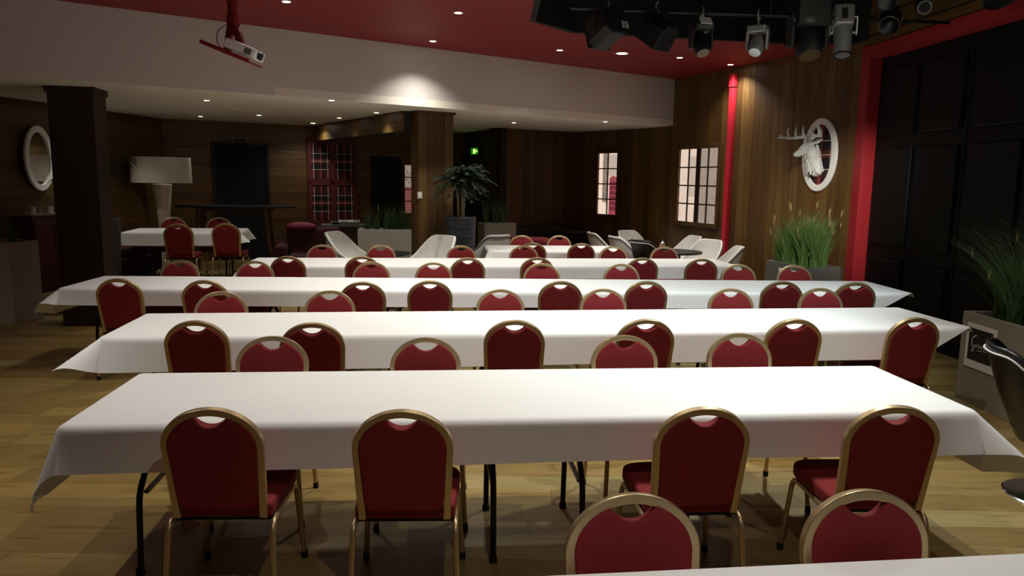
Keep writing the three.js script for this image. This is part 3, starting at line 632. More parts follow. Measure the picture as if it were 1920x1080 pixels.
// ---------------------------------------------------------------- planters and plants
function blade(bag, x, z, y, h, lean, dir, w, droop) {
  const n = 5, pts = [];
  for (let i = 0; i <= n; i++) { const k = i / n, o = lean * k * k + droop * k ** 4; pts.push([x + cos(dir) * o, y + h * (k - 0.35 * droop * k ** 3), z + sin(dir) * o, w * (1 - k * 0.92)]); }
  const px = -sin(dir), pz = cos(dir), q = rnd(0, PI), ax = cos(q) * px - 0.0 * pz, az = cos(q) * pz, bx = sin(q) * cos(dir), bz = sin(q) * sin(dir);
  for (let i = 0; i < n; i++) {
    const a = pts[i], b = pts[i + 1], e = (p, s) => [p[0] + s * (ax + bx) * p[3], p[1], p[2] + s * (az + bz) * p[3]];
    const A = e(a, -1), B = e(a, 1), C = e(b, 1), D = e(b, -1);
    bag.push(...A, ...B, ...C, ...A, ...C, ...D);
  }
  return pts[n];
}
function bagGeometry(bag) {
  const g = new THREE.BufferGeometry();
  g.setAttribute('position', new THREE.Float32BufferAttribute(bag, 3)); g.setAttribute('uv', new THREE.Float32BufferAttribute(new Float32Array(bag.length / 3 * 2), 2)); g.computeVertexNormals();
  return g;
}
function boxPlanter(t, L, H, D, m) {
  const w = 0.035, parts = [at(rbox(L, H, w, 0.004), 0, H / 2, D / 2 - w / 2), at(rbox(L, H, w, 0.004), 0, H / 2, -D / 2 + w / 2), at(rbox(w, H, D - 0.02, 0.004), L / 2 - w / 2, H / 2, 0), at(rbox(w, H, D - 0.02, 0.004), -L / 2 + w / 2, H / 2, 0)];
  part('planter_box', parts, m, t);
  part('plinth', at(box(L - 0.04, 0.03, D - 0.04), 0, 0.0, 0).translate(0, 0.016, 0), M.black, t);
  part('soil', at(box(L - 0.06, 0.04, D - 0.06), 0, H - 0.06, 0), M.soil, t);
}
function grassy(name, label, pos, turn, L, H, D, m, g, n, h, opts = {}) {
  const t = thing(name, label, 'planter', pos, turn);
  boxPlanter(t, L, H, D, m);
  const bag = [], seeds = [];
  const tufts = Array.from({ length: opts.tufts ?? 9 }, (_, i) => [((i + 0.5) / (opts.tufts ?? 9) - 0.5) * (L - 0.16) + rnd(-0.03, 0.03), rnd(-D / 2 + 0.1, D / 2 - 0.1), rnd(0.75, 1.1)]);
  for (let i = 0; i < n; i++) {
    const [cx, cz, k] = tufts[i % tufts.length], d = rnd(0, 2 * PI), hh = h * k * rnd(0.45, 1), tip = blade(bag, cx + rnd(-0.05, 0.05), cz + rnd(-0.05, 0.05), H - 0.05, hh, hh * rnd(0.05, opts.lean ?? 0.35), d, rnd(0.0025, 0.0055), (opts.droop ?? 0.08) * rnd(0, 1));
    if (opts.seeds && rnd() < opts.seeds) for (let k = 0; k < 5; k++) blade(seeds, tip[0] + rnd(-0.006, 0.006), tip[2] + rnd(-0.006, 0.006), tip[1] - 0.02 + k * 0.012, 0.075, 0.02, d + rnd(-0.8, 0.8), 0.004, 0.05);
  }
  part('grass_blades', bagGeometry(bag), g, t).userData.kind = 'stuff';
  if (seeds.length) part('seed_heads', bagGeometry(seeds), M.seedHead, t).userData.kind = 'stuff';
  return t;
}
const signPrint = canvas(256, 192, (g, w, h) => {
  g.fillStyle = '#151516'; g.fillRect(0, 0, w, h);
  g.strokeStyle = '#c9cbca'; g.lineCap = 'round';
  g.lineWidth = 9; g.beginPath(); g.moveTo(84, 40); g.bezierCurveTo(40, 44, 22, 84, 52, 112); g.bezierCurveTo(72, 128, 50, 142, 46, 134); g.stroke();
  g.lineWidth = 6; g.beginPath(); g.moveTo(62, 118); for (let i = 0; i < 9; i++) g.quadraticCurveTo(72 + i * 15, i % 2 ? 122 : 84, 80 + i * 15, 102 - (i % 3) * 4); g.stroke();
  g.lineWidth = 4; g.beginPath(); g.moveTo(96, 128); g.lineTo(204, 118); g.stroke();
});
function planterSign(t, x, y, z, w, h, turn) {
  const s = new THREE.Group(); s.name = 'sign'; s.position.set(x, y, z); s.rotation.y = turn; t.add(s);
  part('sign_board', at(rbox(w, h, 0.008, 0.002), 0, 0, 0.006), M.white, s);
  part('sign_print', at(new THREE.PlaneGeometry(w - 0.07, h - 0.1), 0, 0.015, 0.0115), std('#ffffff', 0.4, { map: signPrint }), s);
}
// right: its long face with the sign looks to -x; back: turned a little
{
  const a = grassy('grass_planter', 'grey planter with a white framed sign at the right edge, dark arching grass', [4.04, 0, -5.42], 92 * D2R, 1.45, 0.74, 0.5, M.planterGrey, M.grassDark, 1400, 0.88, { tufts: 9, lean: 0.85, droop: 0.2, seeds: 0.02 });
  planterSign(a, 0.46, 0.48, -0.2505, 0.36, 0.36, PI);
  const b = grassy('grass_planter', 'grey planter with bright green grass before the red stage frame', [3.76, 0, -9.62], 104 * D2R, 0.9, 0.74, 0.5, M.planterDark, M.grass, 1900, 0.74, { tufts: 11, lean: 0.5, droop: 0.08, seeds: 0.012 });
  planterSign(b, -0.05, 0.5, -0.2505, 0.36, 0.34, PI);
  grassy('grass_planter', 'tall light grey planter with dark grass left of the wooden column', [-2.11, 0, -12.62], 4 * D2R, 0.96, 0.9, 0.42, M.stone, M.grassDark, 420, 0.55, { tufts: 8, lean: 0.25, seeds: 0.02 });
  grassy('grass_planter', 'tall light grey planter right of the dark palm pot', [-0.3, 0, -13.95], 20 * D2R, 0.62, 0.95, 0.42, M.planterGrey, M.grassDark, 120, 0.6, { tufts: 3, lean: 0.3 });
  grassy('grass_planter', 'large pale planter standing at the left edge of the picture', [-6.2, 0, -8.54], 65 * D2R, 1.2, 0.95, 0.5, M.planterGrey, M.grassDark, 260, 0.5, { tufts: 6, lean: 0.4 });
}
function palm(label, pos, potR, potH, stems, fronds, crown, h) {
  const t = thing('potted_palm', label, 'potted palm', pos);
  part('pot', lathe([[0, 0], [potR * 0.82, 0], [potR, potH - 0.02], [potR, potH], [potR - 0.03, potH], [potR - 0.05, potH - 0.07], [0, potH - 0.07]], 36), M.pot, t);
  for (let k = 1; k < 9; k++) { const r = lerp(potR * 0.82, potR, k / 9); part('pot_ring', new THREE.TorusGeometry(r + 0.001, 0.006, 6, 40).rotateX(PI / 2).translate(0, potH * k / 9, 0), M.pot, t); }
  part('soil', cyl(potR - 0.05, potR - 0.05, 0.02, 28).translate(0, potH - 0.06, 0), M.soil, t);
  const tops = [];
  for (let i = 0; i < stems; i++) { const a = i * 2.4, b = [cos(a) * 0.09, potH + h * rnd(0.75, 1), sin(a) * 0.09]; part('stem', taper([[cos(a) * 0.04, potH - 0.06, sin(a) * 0.04], [cos(a) * 0.05, potH + h * 0.4, sin(a) * 0.05], b], [0.014, 0.01], 8, 7), M.stem, t); tops.push(b); }
  for (let i = 0; i < fronds; i++) {
    const o = tops[i % stems], d = i * 2.4 + rnd(-0.3, 0.3), up = rnd(-0.5, 1.3), L = crown * rnd(0.75, 1.1), bag = [], pts = [];
    for (let k = 0; k <= 12; k++) { const s = k / 12, r = L * s * cos(up) * 0.9 + 0.12 * s * s; pts.push([o[0] + cos(d) * r, o[1] + L * (sin(up) * s - 0.45 * s * s), o[2] + sin(d) * r]); }
    for (let k = 0; k < 12; k++) { const [x, y, z] = pts[k], [X, Y, Z] = pts[k + 1]; bag.push(x, y, z, X, Y, Z, X, Y + 0.006, Z, x, y, z, X, Y + 0.006, Z, x, y + 0.006, z); }
    for (let k = 1; k <= 12; k++) for (const s of [-1, 1]) blade(bag, pts[k][0], pts[k][2], pts[k][1], 0.02 - 0.06 * k / 12, L * 0.45 * sin(PI * (0.18 + 0.8 * k / 13)), d + s * (1.15 - k * 0.05), 0.016, 0.02);
    part('frond', bagGeometry(bag), M.palm, t);
  }
}
palm('dark potted palm in a tall ribbed pot before the wooden column', [-0.75, 0, -10.76], 0.22, 1.22, 5, 110, 0.3, 0.6);
palm('dark potted palm in a tall pot behind the dark pillar', [-5.38, 0.2, -9.72], 0.25, 0.98, 4, 30, 0.36, 0.9);
// ---------------------------------------------------------------- left corner: mirror, red cabinet, hurricane glasses
{
  const [x, y, z] = onWall("left", 13.47, 1.95, 0.045);
  const m = thing('oval_mirror', 'oval mirror in a wide white frame on the dark wall left of the pillar', 'mirror', [x, y, z], frameOf('left').turn + 9 * D2R);
  const o = new THREE.Shape(); o.absellipse(0, 0, 0.33, 0.44, 0, 2 * PI, false); const h = new THREE.Path(); h.absellipse(0, 0, 0.245, 0.355, 0, 2 * PI, true); o.holes.push(h);
  part('mirror_frame', extrude(o, 0.02, 0.008, 3, 40).translate(0, 0, 0.008), M.white, m);
  const gl = new THREE.Shape(); gl.absellipse(0, 0, 0.26, 0.37, 0, 2 * PI, false);
  part('mirror_glass', extrude(gl, 0.006, 0, 1, 40).translate(0, 0, 0.01), M.mirror, m);
  const c = thing('cabinet', 'small dark red cabinet under the oval mirror', 'cabinet', [-6.3, 0.2, -9.98], 82 * D2R);
  part('cabinet_body', at(rbox(0.7, 0.98, 0.34, 0.01), 0, 0.49, 0), M.redWood, c);
  for (const s of [-1, 1]) { const d = part('cabinet_door', at(rbox(0.33, 0.86, 0.02, 0.005), s * 0.172, 0.48, 0.18), M.redWood, c); part('knob', at(new THREE.SphereGeometry(0.012, 12, 8), s * 0.03, 0.5, 0.2), M.gold, d); }
  part('cabinet_top', at(rbox(0.74, 0.03, 0.37, 0.006), 0, 0.995, 0), M.redWood, c);
  for (const [k, label] of [[0.14, 'square hurricane glass on the red cabinet, left one'], [-0.14, 'square hurricane glass on the red cabinet, right one']]) {
    const g = thing('hurricane_glass', label, 'candle holder', [-6.28 - k * 0.2, 1.21, -9.98 + k], 78 * D2R);
    for (const [px, pz, tw] of [[0, 0.07, 0], [0, -0.07, 0], [0.07, 0, PI / 2], [-0.07, 0, PI / 2]]) { const p = part('glass_pane', at(box(0.14, 0.2, 0.003), 0, 0.11, 0), M.glass, g); p.position.set(px, 0, pz); p.rotation.y = tw; }
    part('base', at(box(0.16, 0.012, 0.16), 0, 0.006, 0), M.steelTrim, g); part('candle', cyl(0.03, 0.03, 0.09, 18).translate(0, 0.057, 0), M.white, g);
  }
}
// ---------------------------------------------------------------- things on the walls
{
  const f = frameOf('back'), t = thing('tartan_shutter', 'red framed shutter of four tartan panels in the back corner', 'shutter', onWall('back', 2.54, 0.78, 0.02), f.turn), W = 1.0, H = 1.74;
  part('shutter_board', at(rbox(W, H, 0.03, 0.005), W / 2, H / 2, 0.015), M.redWood, t);
  const cloth = std('#ffffff', 0.85, { map: tartan() });
  for (const x of [0.08, 0.555]) for (const y of [0.12, 0.93]) {
    part('tartan_panel', at(new THREE.BoxGeometry(0.36, 0.67, 0.012), x + 0.18, y + 0.335, 0.034), cloth, t);
  }
  for (const [x, y, w, h] of [[0.04, H / 2, 0.075, H], [W - 0.04, H / 2, 0.075, H], [W / 2, H / 2, 0.11, H], [W / 2, 0.06, W, 0.11], [W / 2, H - 0.06, W, 0.11], [W / 2, 0.86, W, 0.12]]) part('frame_rail', at(rbox(w, h, 0.03, 0.005), x, y, 0.04), M.redWood, t);
  const s = thing('door_sign', 'unlit exit sign box with a pale rim above the black back door', 'sign', onWall('back', 1.31, 2.385, 0.03), f.turn);
  part('sign_box', at(rbox(0.27, 0.11, 0.05, 0.006), 0, 0, 0.02), M.greyMetal, s); part('sign_face', at(rbox(0.245, 0.085, 0.01, 0.003), 0, 0, 0.045), M.black, s);
  const e = thing('exit_sign', 'green glowing exit sign on the dark wall above the palm', 'sign', onWall('corridor', 0.86, 2.31, 0.01), frameOf('corridor').turn);
  part('sign_box', at(rbox(0.42, 0.15, 0.05, 0.008), 0, 0, 0.03), M.darkMetal, e);
  const face = canvas(256, 96, (g, w, h) => { g.fillStyle = '#05380f'; g.fillRect(0, 0, w, h); g.fillStyle = '#f2ffd8'; g.fillRect(88, 14, 74, 68); g.fillStyle = '#0b7a22'; g.beginPath(); g.arc(118, 28, 7, 0, 7); g.fill(); g.lineWidth = 8; g.strokeStyle = '#0b7a22'; g.beginPath(); g.moveTo(116, 38); g.lineTo(122, 56); g.lineTo(106, 76); g.moveTo(122, 56); g.lineTo(138, 66); g.moveTo(104, 50); g.lineTo(132, 42); g.stroke(); g.fillStyle = '#f2ffd8'; g.fillRect(190, 42, 34, 12); g.beginPath(); g.moveTo(222, 32); g.lineTo(244, 48); g.lineTo(222, 64); g.fill(); });
  part('sign_face', at(new THREE.PlaneGeometry(0.4, 0.13), 0, 0, 0.0565), std('#101010', 0.4, { emissive: '#b8ff70', emissiveMap: face, emissiveIntensity: 3.2 }), e);
  const gl = new THREE.PointLight(new THREE.Color(0.3, 1, 0.2), 0.004); gl.name = 'exit_sign_glow'; gl.position.set(0, 0, 0.12); gl.castShadow = true; e.add(gl);
  const w = thing('light_switch', 'pale light switch on the wooden column', 'switch', [-1.38 + 0.01, 1.51, -10.985 + 0.0], 31 * D2R);
  part('switch_plate', at(rbox(0.075, 0.1, 0.01, 0.003), 0.0, 0, 0.009), M.shade, w); part('rocker', at(rbox(0.045, 0.06, 0.006, 0.002), 0, 0, 0.016), M.white, w);
  const p = thing('red_post', 'glowing red painted post on the wooden wall beside the double window', 'post', onWall('stag', 2.46, 0, 0.02), frameOf('stag').turn);
  part('shaft', at(rbox(0.1, 3.18, 0.07, 0.006), 0, 1.6, 0.035), M.redPost, p); part('cap_piece', at(rbox(0.11, 0.2, 0.08, 0.006), 0, 3.3, 0.04), M.redPost, p);
}
// ---------------------------------------------------------------- stag head on its tartan plaque
function fieldMesh(f, lo, hi, n) {                 // the surface where the distance f(x, y, z) is zero
  const mc = new MarchingCubes(n, M.stone, false, false, 120000), half = n / 2, s = [0, 1, 2].map((i) => (hi[i] - lo[i]) / 2), c = [0, 1, 2].map((i) => (hi[i] + lo[i]) / 2);
  mc.isolation = 0;
  for (let k = 0; k < n; k++) for (let j = 0; j < n; j++) for (let i = 0; i < n; i++) mc.field[i + j * n + k * n * n] = -f(c[0] + (i - half) / half * s[0], c[1] + (j - half) / half * s[1], c[2] + (k - half) / half * s[2]);
  mc.update();
  const pos = new Float32Array(mc.count * 3);
  for (let i = 0; i < mc.count; i++) for (let a = 0; a < 3; a++) pos[i * 3 + a] = mc.positionArray[i * 3 + a] * s[a] + c[a];
  let g = new THREE.BufferGeometry(); g.setAttribute('position', new THREE.BufferAttribute(pos, 3));
  g = mergeVertices(g, 1e-5); g.computeVertexNormals();
  return g.toNonIndexed();
}
const capsule = (p, a, b, ra, rb) => { const d = [b[0] - a[0], b[1] - a[1], b[2] - a[2]], q = [p[0] - a[0], p[1] - a[1], p[2] - a[2]], t = clamp((q[0] * d[0] + q[1] * d[1] + q[2] * d[2]) / (d[0] ** 2 + d[1] ** 2 + d[2] ** 2), 0, 1); return hypot(q[0] - t * d[0], q[1] - t * d[1], q[2] - t * d[2]) - lerp(ra, rb, t); };
const smin = (a, b, k) => { const h = clamp(0.5 + 0.5 * (b - a) / k, 0, 1); return lerp(b, a, h) - k * h * (1 - h); };
{
  const t = thing('stag_head', 'white sculpted stag head with antlers on an oval tartan plaque', 'wall sculpture', onWall('stag', 4.3, 2.14, 0.02), frameOf('stag').turn);
  const ring = new THREE.Shape(); ring.absellipse(0, 0, 0.3, 0.48, 0, 2 * PI, false); const hole = new THREE.Path(); hole.absellipse(0, 0, 0.215, 0.395, 0, 2 * PI, true); ring.holes.push(hole);
  part('plaque_frame', extrude(ring, 0.022, 0.01, 3, 48).translate(0, 0, 0.01), M.white, t);
  const inner = new THREE.Shape(); inner.absellipse(0, 0, 0.23, 0.41, 0, 2 * PI, false);
  const ig = extrude(inner, 0.012, 0, 1, 48), uv = ig.attributes.uv, ip = ig.attributes.position;
  for (let i = 0; i < uv.count; i++) uv.setXY(i, 0.5 + ip.getX(i) / 0.46, 0.5 + ip.getY(i) / 0.82);
  part('tartan_panel', ig, std('#ffffff', 0.85, { map: tartan() }), t);
  const tufts = [];
  for (let i = 0; i < 44; i++) {                    // locks of fur hanging round the neck and chest
    const a = rnd(-1.9, 1.9), k = rnd(0, 1), y = lerp(0.06, -0.22, k), zc = lerp(0.17, 0.07, k), R = lerp(0.075, 0.1, k), x = sin(a) * R, z = zc + cos(a) * R * 0.9, l = rnd(0.03, 0.055);
    tufts.push([[x, y, z], [x * 1.12, y - l, z + 0.006], rnd(0.015, 0.021)]);
  }
  for (let i = 0; i < 9; i++) { const k = i / 8; for (const s of [-1, 1]) tufts.push([[s * 0.045, lerp(0.13, -0.16, k), lerp(0.13, 0.035, k)], [s * (0.075 + 0.02 * k), lerp(0.1, -0.21, k), lerp(0.12, 0.03, k)], 0.017]); }
  const body = (x, y, z) => {
    const p = [x, y, z], q = [abs(x), y, z];
    let d = capsule(p, [0, -0.2, 0.06], [0, 0.0, 0.13], 0.088, 0.085);
    d = smin(d, capsule(p, [0, 0.0, 0.13], [0, 0.1, 0.22], 0.085, 0.066), 0.04);
    d = smin(d, capsule(p, [0, 0.115, 0.235], [0, 0.075, 0.31], 0.06, 0.046), 0.03);
    d = smin(d, capsule(p, [0, 0.07, 0.31], [0, -0.002, 0.425], 0.04, 0.026), 0.02);
    d = smin(d, capsule(p, [0, 0.04, 0.28], [0, -0.02, 0.4], 0.04, 0.02), 0.02);
    d = smin(d, capsule(p, [0, -0.005, 0.425], [0, -0.008, 0.436], 0.027, 0.024), 0.012);
    d = smin(d, capsule(q, [0.045, 0.115, 0.265], [0.05, 0.095, 0.3], 0.02, 0.014), 0.012);          // brow
    d = max(d, -(capsule(q, [0.053, 0.088, 0.282], [0.055, 0.085, 0.29], 0.009, 0.008)));                // eye socket
    d = smin(d, hypot(q[0] - 0.05, y - 0.087, z - 0.284) - 0.009, 0.003);                                // eye
    d = max(d, -(hypot(q[0] - 0.014, y + 0.0, z - 0.458) - 0.008));                                      // nostril
    d = smin(d, capsule(q, [0.05, 0.14, 0.2], [0.105, 0.17, 0.175], 0.018, 0.03), 0.015);               // ear
    d = smin(d, capsule(q, [0.105, 0.17, 0.175], [0.165, 0.195, 0.155], 0.03, 0.006), 0.012);
    d = max(d, -capsule(q, [0.1, 0.168, 0.2], [0.145, 0.188, 0.183], 0.012, 0.008));
    d = smin(d, capsule(q, [0.035, 0.16, 0.24], [0.045, 0.19, 0.235], 0.022, 0.02), 0.012);             // antler burr
    for (const [a, b, r] of tufts) if (abs(x - a[0]) < 0.09 && abs(y - a[1]) < 0.12) d = smin(d, capsule(p, a, b, r, r * 0.4), 0.003);
    return max(d, 0.012 - z);
  };
  part('bust', fieldMesh(body, [-0.26, -0.36, -0.02], [0.26, 0.3, 0.5], 96), M.stone, t);
  for (const s of [-1, 1]) {
    const P = (l) => l.map(([x, y, z]) => [s * x, y, z]);
    const beam = [[0.042, 0.185, 0.236], [0.085, 0.235, 0.2], [0.165, 0.232, 0.2], [0.235, 0.225, 0.26], [0.275, 0.222, 0.36], [0.28, 0.25, 0.46]];
    const tines = [[[0.06, 0.215, 0.22], [0.075, 0.285, 0.255], [0.065, 0.36, 0.275]], [[0.13, 0.235, 0.195], [0.145, 0.3, 0.2], [0.12, 0.375, 0.215]], [[0.215, 0.228, 0.24], [0.222, 0.295, 0.25], [0.195, 0.365, 0.265]], [[0.262, 0.222, 0.32], [0.275, 0.285, 0.335], [0.25, 0.35, 0.35]], [[0.278, 0.23, 0.42], [0.29, 0.22, 0.46], [0.3, 0.215, 0.49]]];
    part('antler', [taper(P(beam), (k) => lerp(0.027, 0.012, k ** 1.2), 30, 9), ...tines.map((l) => taper(P(l), (k) => lerp(0.019, 0.005, k), 10, 8))], M.stone, t);
  }
}
// ---------------------------------------------------------------- projector on its red ceiling mount
{
  const t = thing('projector_mount', 'red ceiling bracket with a tilted tray hanging before the white bulkhead', 'bracket', [-2.0, 0, -5.5]);
  part('pole', [cyl(0.035, 0.035, 0.62, 20).translate(0, 3.19, 0), cyl(0.055, 0.055, 0.03, 20).translate(0, 3.485, 0), cyl(0.045, 0.045, 0.05, 20).translate(0, 3.0, 0), cyl(0.045, 0.045, 0.07, 20).translate(0, 2.85, 0)], M.redPaint, t);
  const tray = new THREE.Group(); tray.name = 'tray'; tray.position.set(-0.02, 2.615, 0); tray.rotation.z = -21 * D2R; t.add(tray);
  part('tray_plate', at(rbox(0.36, 0.014, 0.3, 0.005), 0, 0, 0), M.redPaint, tray); part('tray_lip', [at(rbox(0.36, 0.02, 0.012, 0.004), 0, 0.01, 0.145)], M.redPaint, tray);
  const s = new THREE.Shape(); s.moveTo(-0.075, 2.635); s.lineTo(-0.035, 2.635); s.lineTo(-0.02, 2.72); s.quadraticCurveTo(-0.005, 2.77, 0.015, 2.74); s.lineTo(0.012, 2.65); s.lineTo(0.06, 2.64); s.quadraticCurveTo(0.075, 2.76, 0.03, 2.8); s.lineTo(0.02, 2.83); s.lineTo(-0.03, 2.83); s.lineTo(-0.045, 2.78); s.closePath();
  part('bracket_arm', extrude(s, 0.05, 0.004, 2, 10).translate(0, 0, -0.025), M.redPaint, t);
  part('cable', tube([[-0.02, 2.83, 0.02], [-0.1, 2.78, 0.04], [-0.11, 2.7, 0.04], [-0.08, 2.65, 0.02]], 0.004, 24, 0.06, 6), M.greyMetal, t);
  const p = thing('projector', 'small white projector lying on the tilted red ceiling tray', 'projector', [-1.955, 2.622, -5.46]);
  p.rotation.z = -21 * D2R;
  part('housing', at(rbox(0.23, 0.07, 0.2, 0.012, 3), 0.03, 0.035, 0), M.white, p);
  part('lens', at(cyl(0.024, 0.028, 0.03, 20).rotateZ(PI / 2), 0.155, 0.035, 0.03), M.black, p); part('vent_grille', at(rbox(0.05, 0.04, 0.006, 0.002), 0.09, 0.035, 0.1), M.planterDark, p);
}
const PIPE_Y = 3.33;
// ---------------------------------------------------------------- stage lights under the black recess
{
  const g = thing('lighting_pipe', 'black steel pipe across the ceiling recess carrying the stage lights', 'pipe', [0, 0, 0], 0, 'lighting pipes in the recess');
  part('pipe', tube([[0.5, PIPE_Y, -7.15], [4.2, PIPE_Y, -7.55]], 0.017, 6, 0.01, 12), M.darkMetal, g);
  for (const x of [0.8, 2.4, 3.9]) part('hanger', at(cyl(0.01, 0.01, 1.27, 8), x, 3.965, -7.15 - (x - 0.5) * 0.108), M.darkMetal, g);
  const g2 = thing('lighting_pipe', 'black steel pipe along the near side of the ceiling recess', 'pipe', [0, 0, 0], 0, 'lighting pipes in the recess');
  part('pipe', tube([[0.45, 3.6, -5.6], [4.4, 3.6, -5.9]], 0.024, 6, 0.01, 12), M.darkMetal, g2);
  for (const x of [0.8, 2.4, 3.9]) part('hanger', at(cyl(0.01, 0.01, 1.0, 8), x, 4.1, -5.6 - (x - 0.5) * 0.076), M.darkMetal, g2);
}
const pipeZ = (x) => -7.15 - (x - 0.5) * 0.108;
function hook(t, y) { part('clamp', [tube([[0, y - 0.02, 0], [0, y + 0.06, 0.03], [0, y + 0.085, 0]], 0.008, 12, 0.03, 6), at(box(0.03, 0.03, 0.03), 0, y, 0)], M.greyMetal, t); }
function yoke(t, w, drop, m = M.darkMetal) { part('yoke', [at(box(w, 0.012, 0.03), 0, -0.02, 0), at(box(0.012, drop, 0.03), -w / 2, -0.02 - drop / 2, 0), at(box(0.012, drop, 0.03), w / 2, -0.02 - drop / 2, 0)], m, t); }
function fixture(name, label, x, y, tilt, turn, dz = 0) {
  const t = thing(name, label, 'stage light', [x, y, pipeZ(x) + dz], turn);
  const h = new THREE.Group(); h.name = 'head'; h.rotation.x = tilt; t.add(h);
  return [t, h];
}
function boxSpot(label, x, y, tilt, turn, k, strips) {
  const [t, h] = fixture('box_spotlight', label, x, y, tilt, turn); h.position.y = -0.16 * k;
  hook(t, max(0.03, PIPE_Y - y - 0.03)); yoke(t, 0.3 * k, 0.17 * k);
  const s = new THREE.Shape([V2(-0.13 * k, -0.14 * k), V2(0.13 * k, -0.14 * k), V2(0.13 * k, 0.06 * k), V2(0.08 * k, 0.13 * k), V2(-0.08 * k, 0.13 * k), V2(-0.13 * k, 0.06 * k)]);
  part('housing', extrude(s, 0.3 * k, 0.012, 2).translate(0, 0, -0.15 * k), M.black, h);
  part('lens', at(cyl(0.1 * k, 0.1 * k, 0.02, 28).rotateX(PI / 2), 0, -0.01, 0.168 * k), M.greyMetal, h);
  part('front_frame', at(rbox(0.27 * k, 0.25 * k, 0.012, 0.004), 0, -0.01, 0.165 * k), M.black, h);
  if (strips) for (let i = 0; i < 3; i++) part('vent_slot', at(rbox(0.016, 0.07, 0.006, 0.002), 0.03 + i * 0.026, 0.03, 0), M.lightGrey, h).position.set(0.04, 0.0, -0.165 * k);
}
boxSpot('large black box spotlight with bright vent slots, leftmost under the recess', 0.84, 3.3, 2.75, 0.5, 0.95, true);
boxSpot('plain black box spotlight, second from left under the recess', 1.32, 3.3, -0.6, 3.9, 0.92, false);
function movingHead(label, x, y, tilt, turn, k, shell, emblem, pale) {
  const [t, h] = fixture('moving_head', label, x, y, tilt, turn); h.position.y = -0.19 * k;
  hook(t, max(0.03, PIPE_Y - y - 0.03)); if (y < PIPE_Y - 0.06) part('drop_rod', at(cyl(0.008, 0.008, PIPE_Y - y, 8), 0, (PIPE_Y - y) / 2, 0), M.greyMetal, t);
  part('base_box', at(rbox(0.24 * k, (emblem ? 0.2 : 0.1) * k, 0.2 * k, 0.02), 0, emblem ? -0.02 : 0, 0), shell, t);
  for (const s of [-1, 1]) part('yoke_arm', at(rbox(0.035 * k, 0.24 * k, 0.09 * k, 0.016, 3), s * 0.125 * k, -0.13 * k, 0), shell, t);
  part('head_shell', lathe([[0, -0.15], [0.055, -0.145], [0.085, -0.1], [0.096, 0], [0.092, 0.08], [0.08, 0.13], [0.074, 0.135]].map(([a, b]) => [a * k, b * k]), 36).rotateX(PI / 2), shell, h);
  part('lens', at(cyl(0.072 * k, 0.072 * k, 0.012, 28).rotateX(PI / 2), 0, 0, 0.13 * k), M.chrome, h);
  if (pale) part('cover_plate', at(rbox(0.15 * k, 0.1 * k, 0.012, 0.006), 0, 0.06 * k, 0.1 * k, -0.6), M.lightGrey, t, 'pale glossy plate');
  if (emblem) {
    part('emblem', [new THREE.TorusGeometry(0.045, 0.003, 8, 40).scale(1, 0.6, 1).translate(-0.05, -0.1, 0.2 * k / 2 + 0.004), ...[-0.02, -0.008, 0.004, 0.016].map((x, i) => at(box(0.005, 0.018 - (i % 2) * 0.005, 0.004), x - 0.05, -0.1, 0.2 * k / 2 + 0.004, 0, 0, -0.3)), at(box(0.06, 0.003, 0.004), -0.05, -0.113, 0.2 * k / 2 + 0.004)], M.greyMetal, t);
  }
}
movingHead('dark moving head with a pale glossy plate, third from left under the recess', 1.74, 3.2, 1.0, 0.25, 0.8, M.darkMetal, false, true);
movingHead('grey moving head with two ridged arms, fourth from left under the recess', 2.29, 3.2, 0.9, -0.6, 0.74, M.greyMetal, false, false);
movingHead('big black moving head with an oval emblem on its base', 2.78, 3.38, 1.1, 0.1, 1.35, M.black, true, false);
function profile(label, x, y, tilt, turn, k, shell) {
  const [t, h] = fixture('profile_spotlight', label, x, y, tilt, turn); h.position.y = -0.13 * k;
  hook(t, max(0.03, PIPE_Y - y - 0.03)); if (y < PIPE_Y - 0.06) part('drop_rod', at(cyl(0.008, 0.008, PIPE_Y - y, 8), 0, (PIPE_Y - y) / 2, 0), M.greyMetal, t); yoke(t, 0.22 * k, 0.15 * k, M.lightGrey);
  part('lamp_house', at(rbox(0.17 * k, 0.17 * k, 0.2 * k, 0.03, 3), 0, 0, -0.12 * k), shell, h);
  part('barrel', at(cyl(0.068 * k, 0.075 * k, 0.26 * k, 28).rotateX(PI / 2), 0, 0, 0.1 * k), shell, h);
  part('lens_ring', at(new THREE.TorusGeometry(0.07 * k, 0.01 * k, 10, 30), 0, 0, 0.23 * k), M.black, h);
  part('label_plate', at(rbox(0.05 * k, 0.004, 0.1 * k, 0.001), 0, 0.087 * k, -0.12 * k), M.black, h);
  part('shutter_knob', [at(new THREE.SphereGeometry(0.012 * k, 10, 8), 0.09 * k, 0, 0.02), at(new THREE.SphereGeometry(0.012 * k, 10, 8), -0.09 * k, 0, 0.02)], M.lightGrey, h);
}
profile('pale grey profile spotlight pointing down, right of the black moving head', 3.13, 3.36, 1.25, -0.25, 1.1, M.greyMetal);
profile('small grey cylinder spotlight above the black moving head', 2.72, 3.42, 0.5, -1.1, 0.6, M.greyMetal);
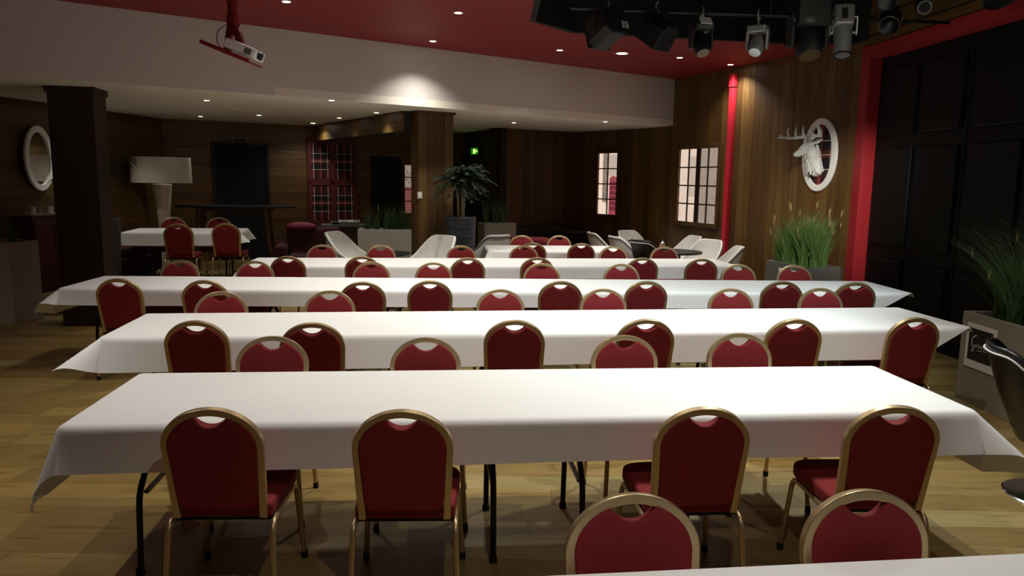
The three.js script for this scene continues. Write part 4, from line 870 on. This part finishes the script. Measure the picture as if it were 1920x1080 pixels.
{
  const [t, h] = fixture('round_spotlight', 'long rounded black spotlight near the red stage frame', 3.6, 3.44, 0.6, -0.5); h.position.y = -0.02;
  hook(t, 0.16); yoke(t, 0.2, 0.12);
  part('housing', at(new THREE.CapsuleGeometry(0.09, 0.26, 10, 28).rotateX(PI / 2), 0, -0.06, 0.06), M.darkMetal, h); part('bezel', at(new THREE.TorusGeometry(0.085, 0.008, 8, 32), 0, -0.06, 0.2), M.greyMetal, h);
  const [a, b] = fixture('ring_spotlight', 'small spotlight with a round ring front, high beside the stage boards', 3.92, 3.5, 0.3, -0.3); b.position.y = -0.03;
  hook(a, 0.1); part('can', at(cyl(0.06, 0.07, 0.16, 24).rotateX(PI / 2), 0, 0, 0), M.black, b); part('front_ring', at(new THREE.TorusGeometry(0.058, 0.008, 8, 28), 0, 0, 0.085), M.greyMetal, b);
  const [c, d] = fixture('drum_spotlight', 'broad black drum spotlight at the upper right corner', 4.08, 3.46, 1.1, 0, 0.9); d.position.y = -0.04;
  hook(c, 0.14); part('drum', at(cyl(0.13, 0.12, 0.2, 32).rotateX(PI / 2), 0, 0, 0), M.black, d); part('front_ring', at(new THREE.TorusGeometry(0.125, 0.01, 8, 36), 0, 0, 0.1), M.black, d);
}
// spotlights on the near pipe, above the picture, that throw cool light on the right half of the tables and one warm beam on the stag wall
function canSpot(label, x, y, z, aim, color, strength, angle) {
  const t = thing('can_spotlight', label, 'stage light', [x, y, z], 0, 'lit can spotlights on the near pipe');
  const h = new THREE.Group(); h.name = 'head'; t.add(h); h.lookAt(...aim);
  part('can', at(new THREE.CylinderGeometry(0.075, 0.065, 0.2, 24, 1, true).rotateX(PI / 2), 0, 0, -0.05), std('#0b0b0c', 0.5, { side: THREE.DoubleSide }), h);
  part('lens', at(cyl(0.07, 0.07, 0.01, 24).rotateX(PI / 2), 0, 0, 0.045), M.lens, h); part('back_cap', at(cyl(0.066, 0.06, 0.03, 24).rotateX(PI / 2), 0, 0, -0.155), M.black, h);
  part('hook_rod', at(cyl(0.008, 0.008, max(0.05, 3.6 - y), 8), 0, max(0.05, 3.6 - y) / 2, 0), M.darkMetal, t);
  const l = new THREE.SpotLight(color, strength, 0, angle, 0.9, 2); l.name = 'spot_beam'; l.position.set(0, 0, 0.06); l.target.name = 'beam_aim'; l.target.position.set(0, 0, 3); l.castShadow = true; l.shadow.radius = 4; h.add(l, l.target);
}
canSpot('black can spotlight on the near pipe lighting the right tables', 2.2, 3.4, -5.75, [1.7, 0.7, -4.7], COOL, SPOT, 40 * D2R);
canSpot('black can spotlight on the near pipe lighting the far right tables', 3.3, 3.4, -5.82, [2.3, 0.7, -7.3], COOL, SPOT, 40 * D2R);
canSpot('black can spotlight on the near pipe lighting the middle tables', 1.0, 3.4, -5.66, [0.3, 0.7, -6.4], COOL, SPOT * 0.6, 42 * D2R);
canSpot('black can spotlight on the near pipe lighting the stag head wall', 2.75, 3.14, -5.78, [4.22, 1.3, -9.75], new THREE.Color(1, 0.96, 0.86), 42, 16 * D2R);

renderer.render(scene, camera);
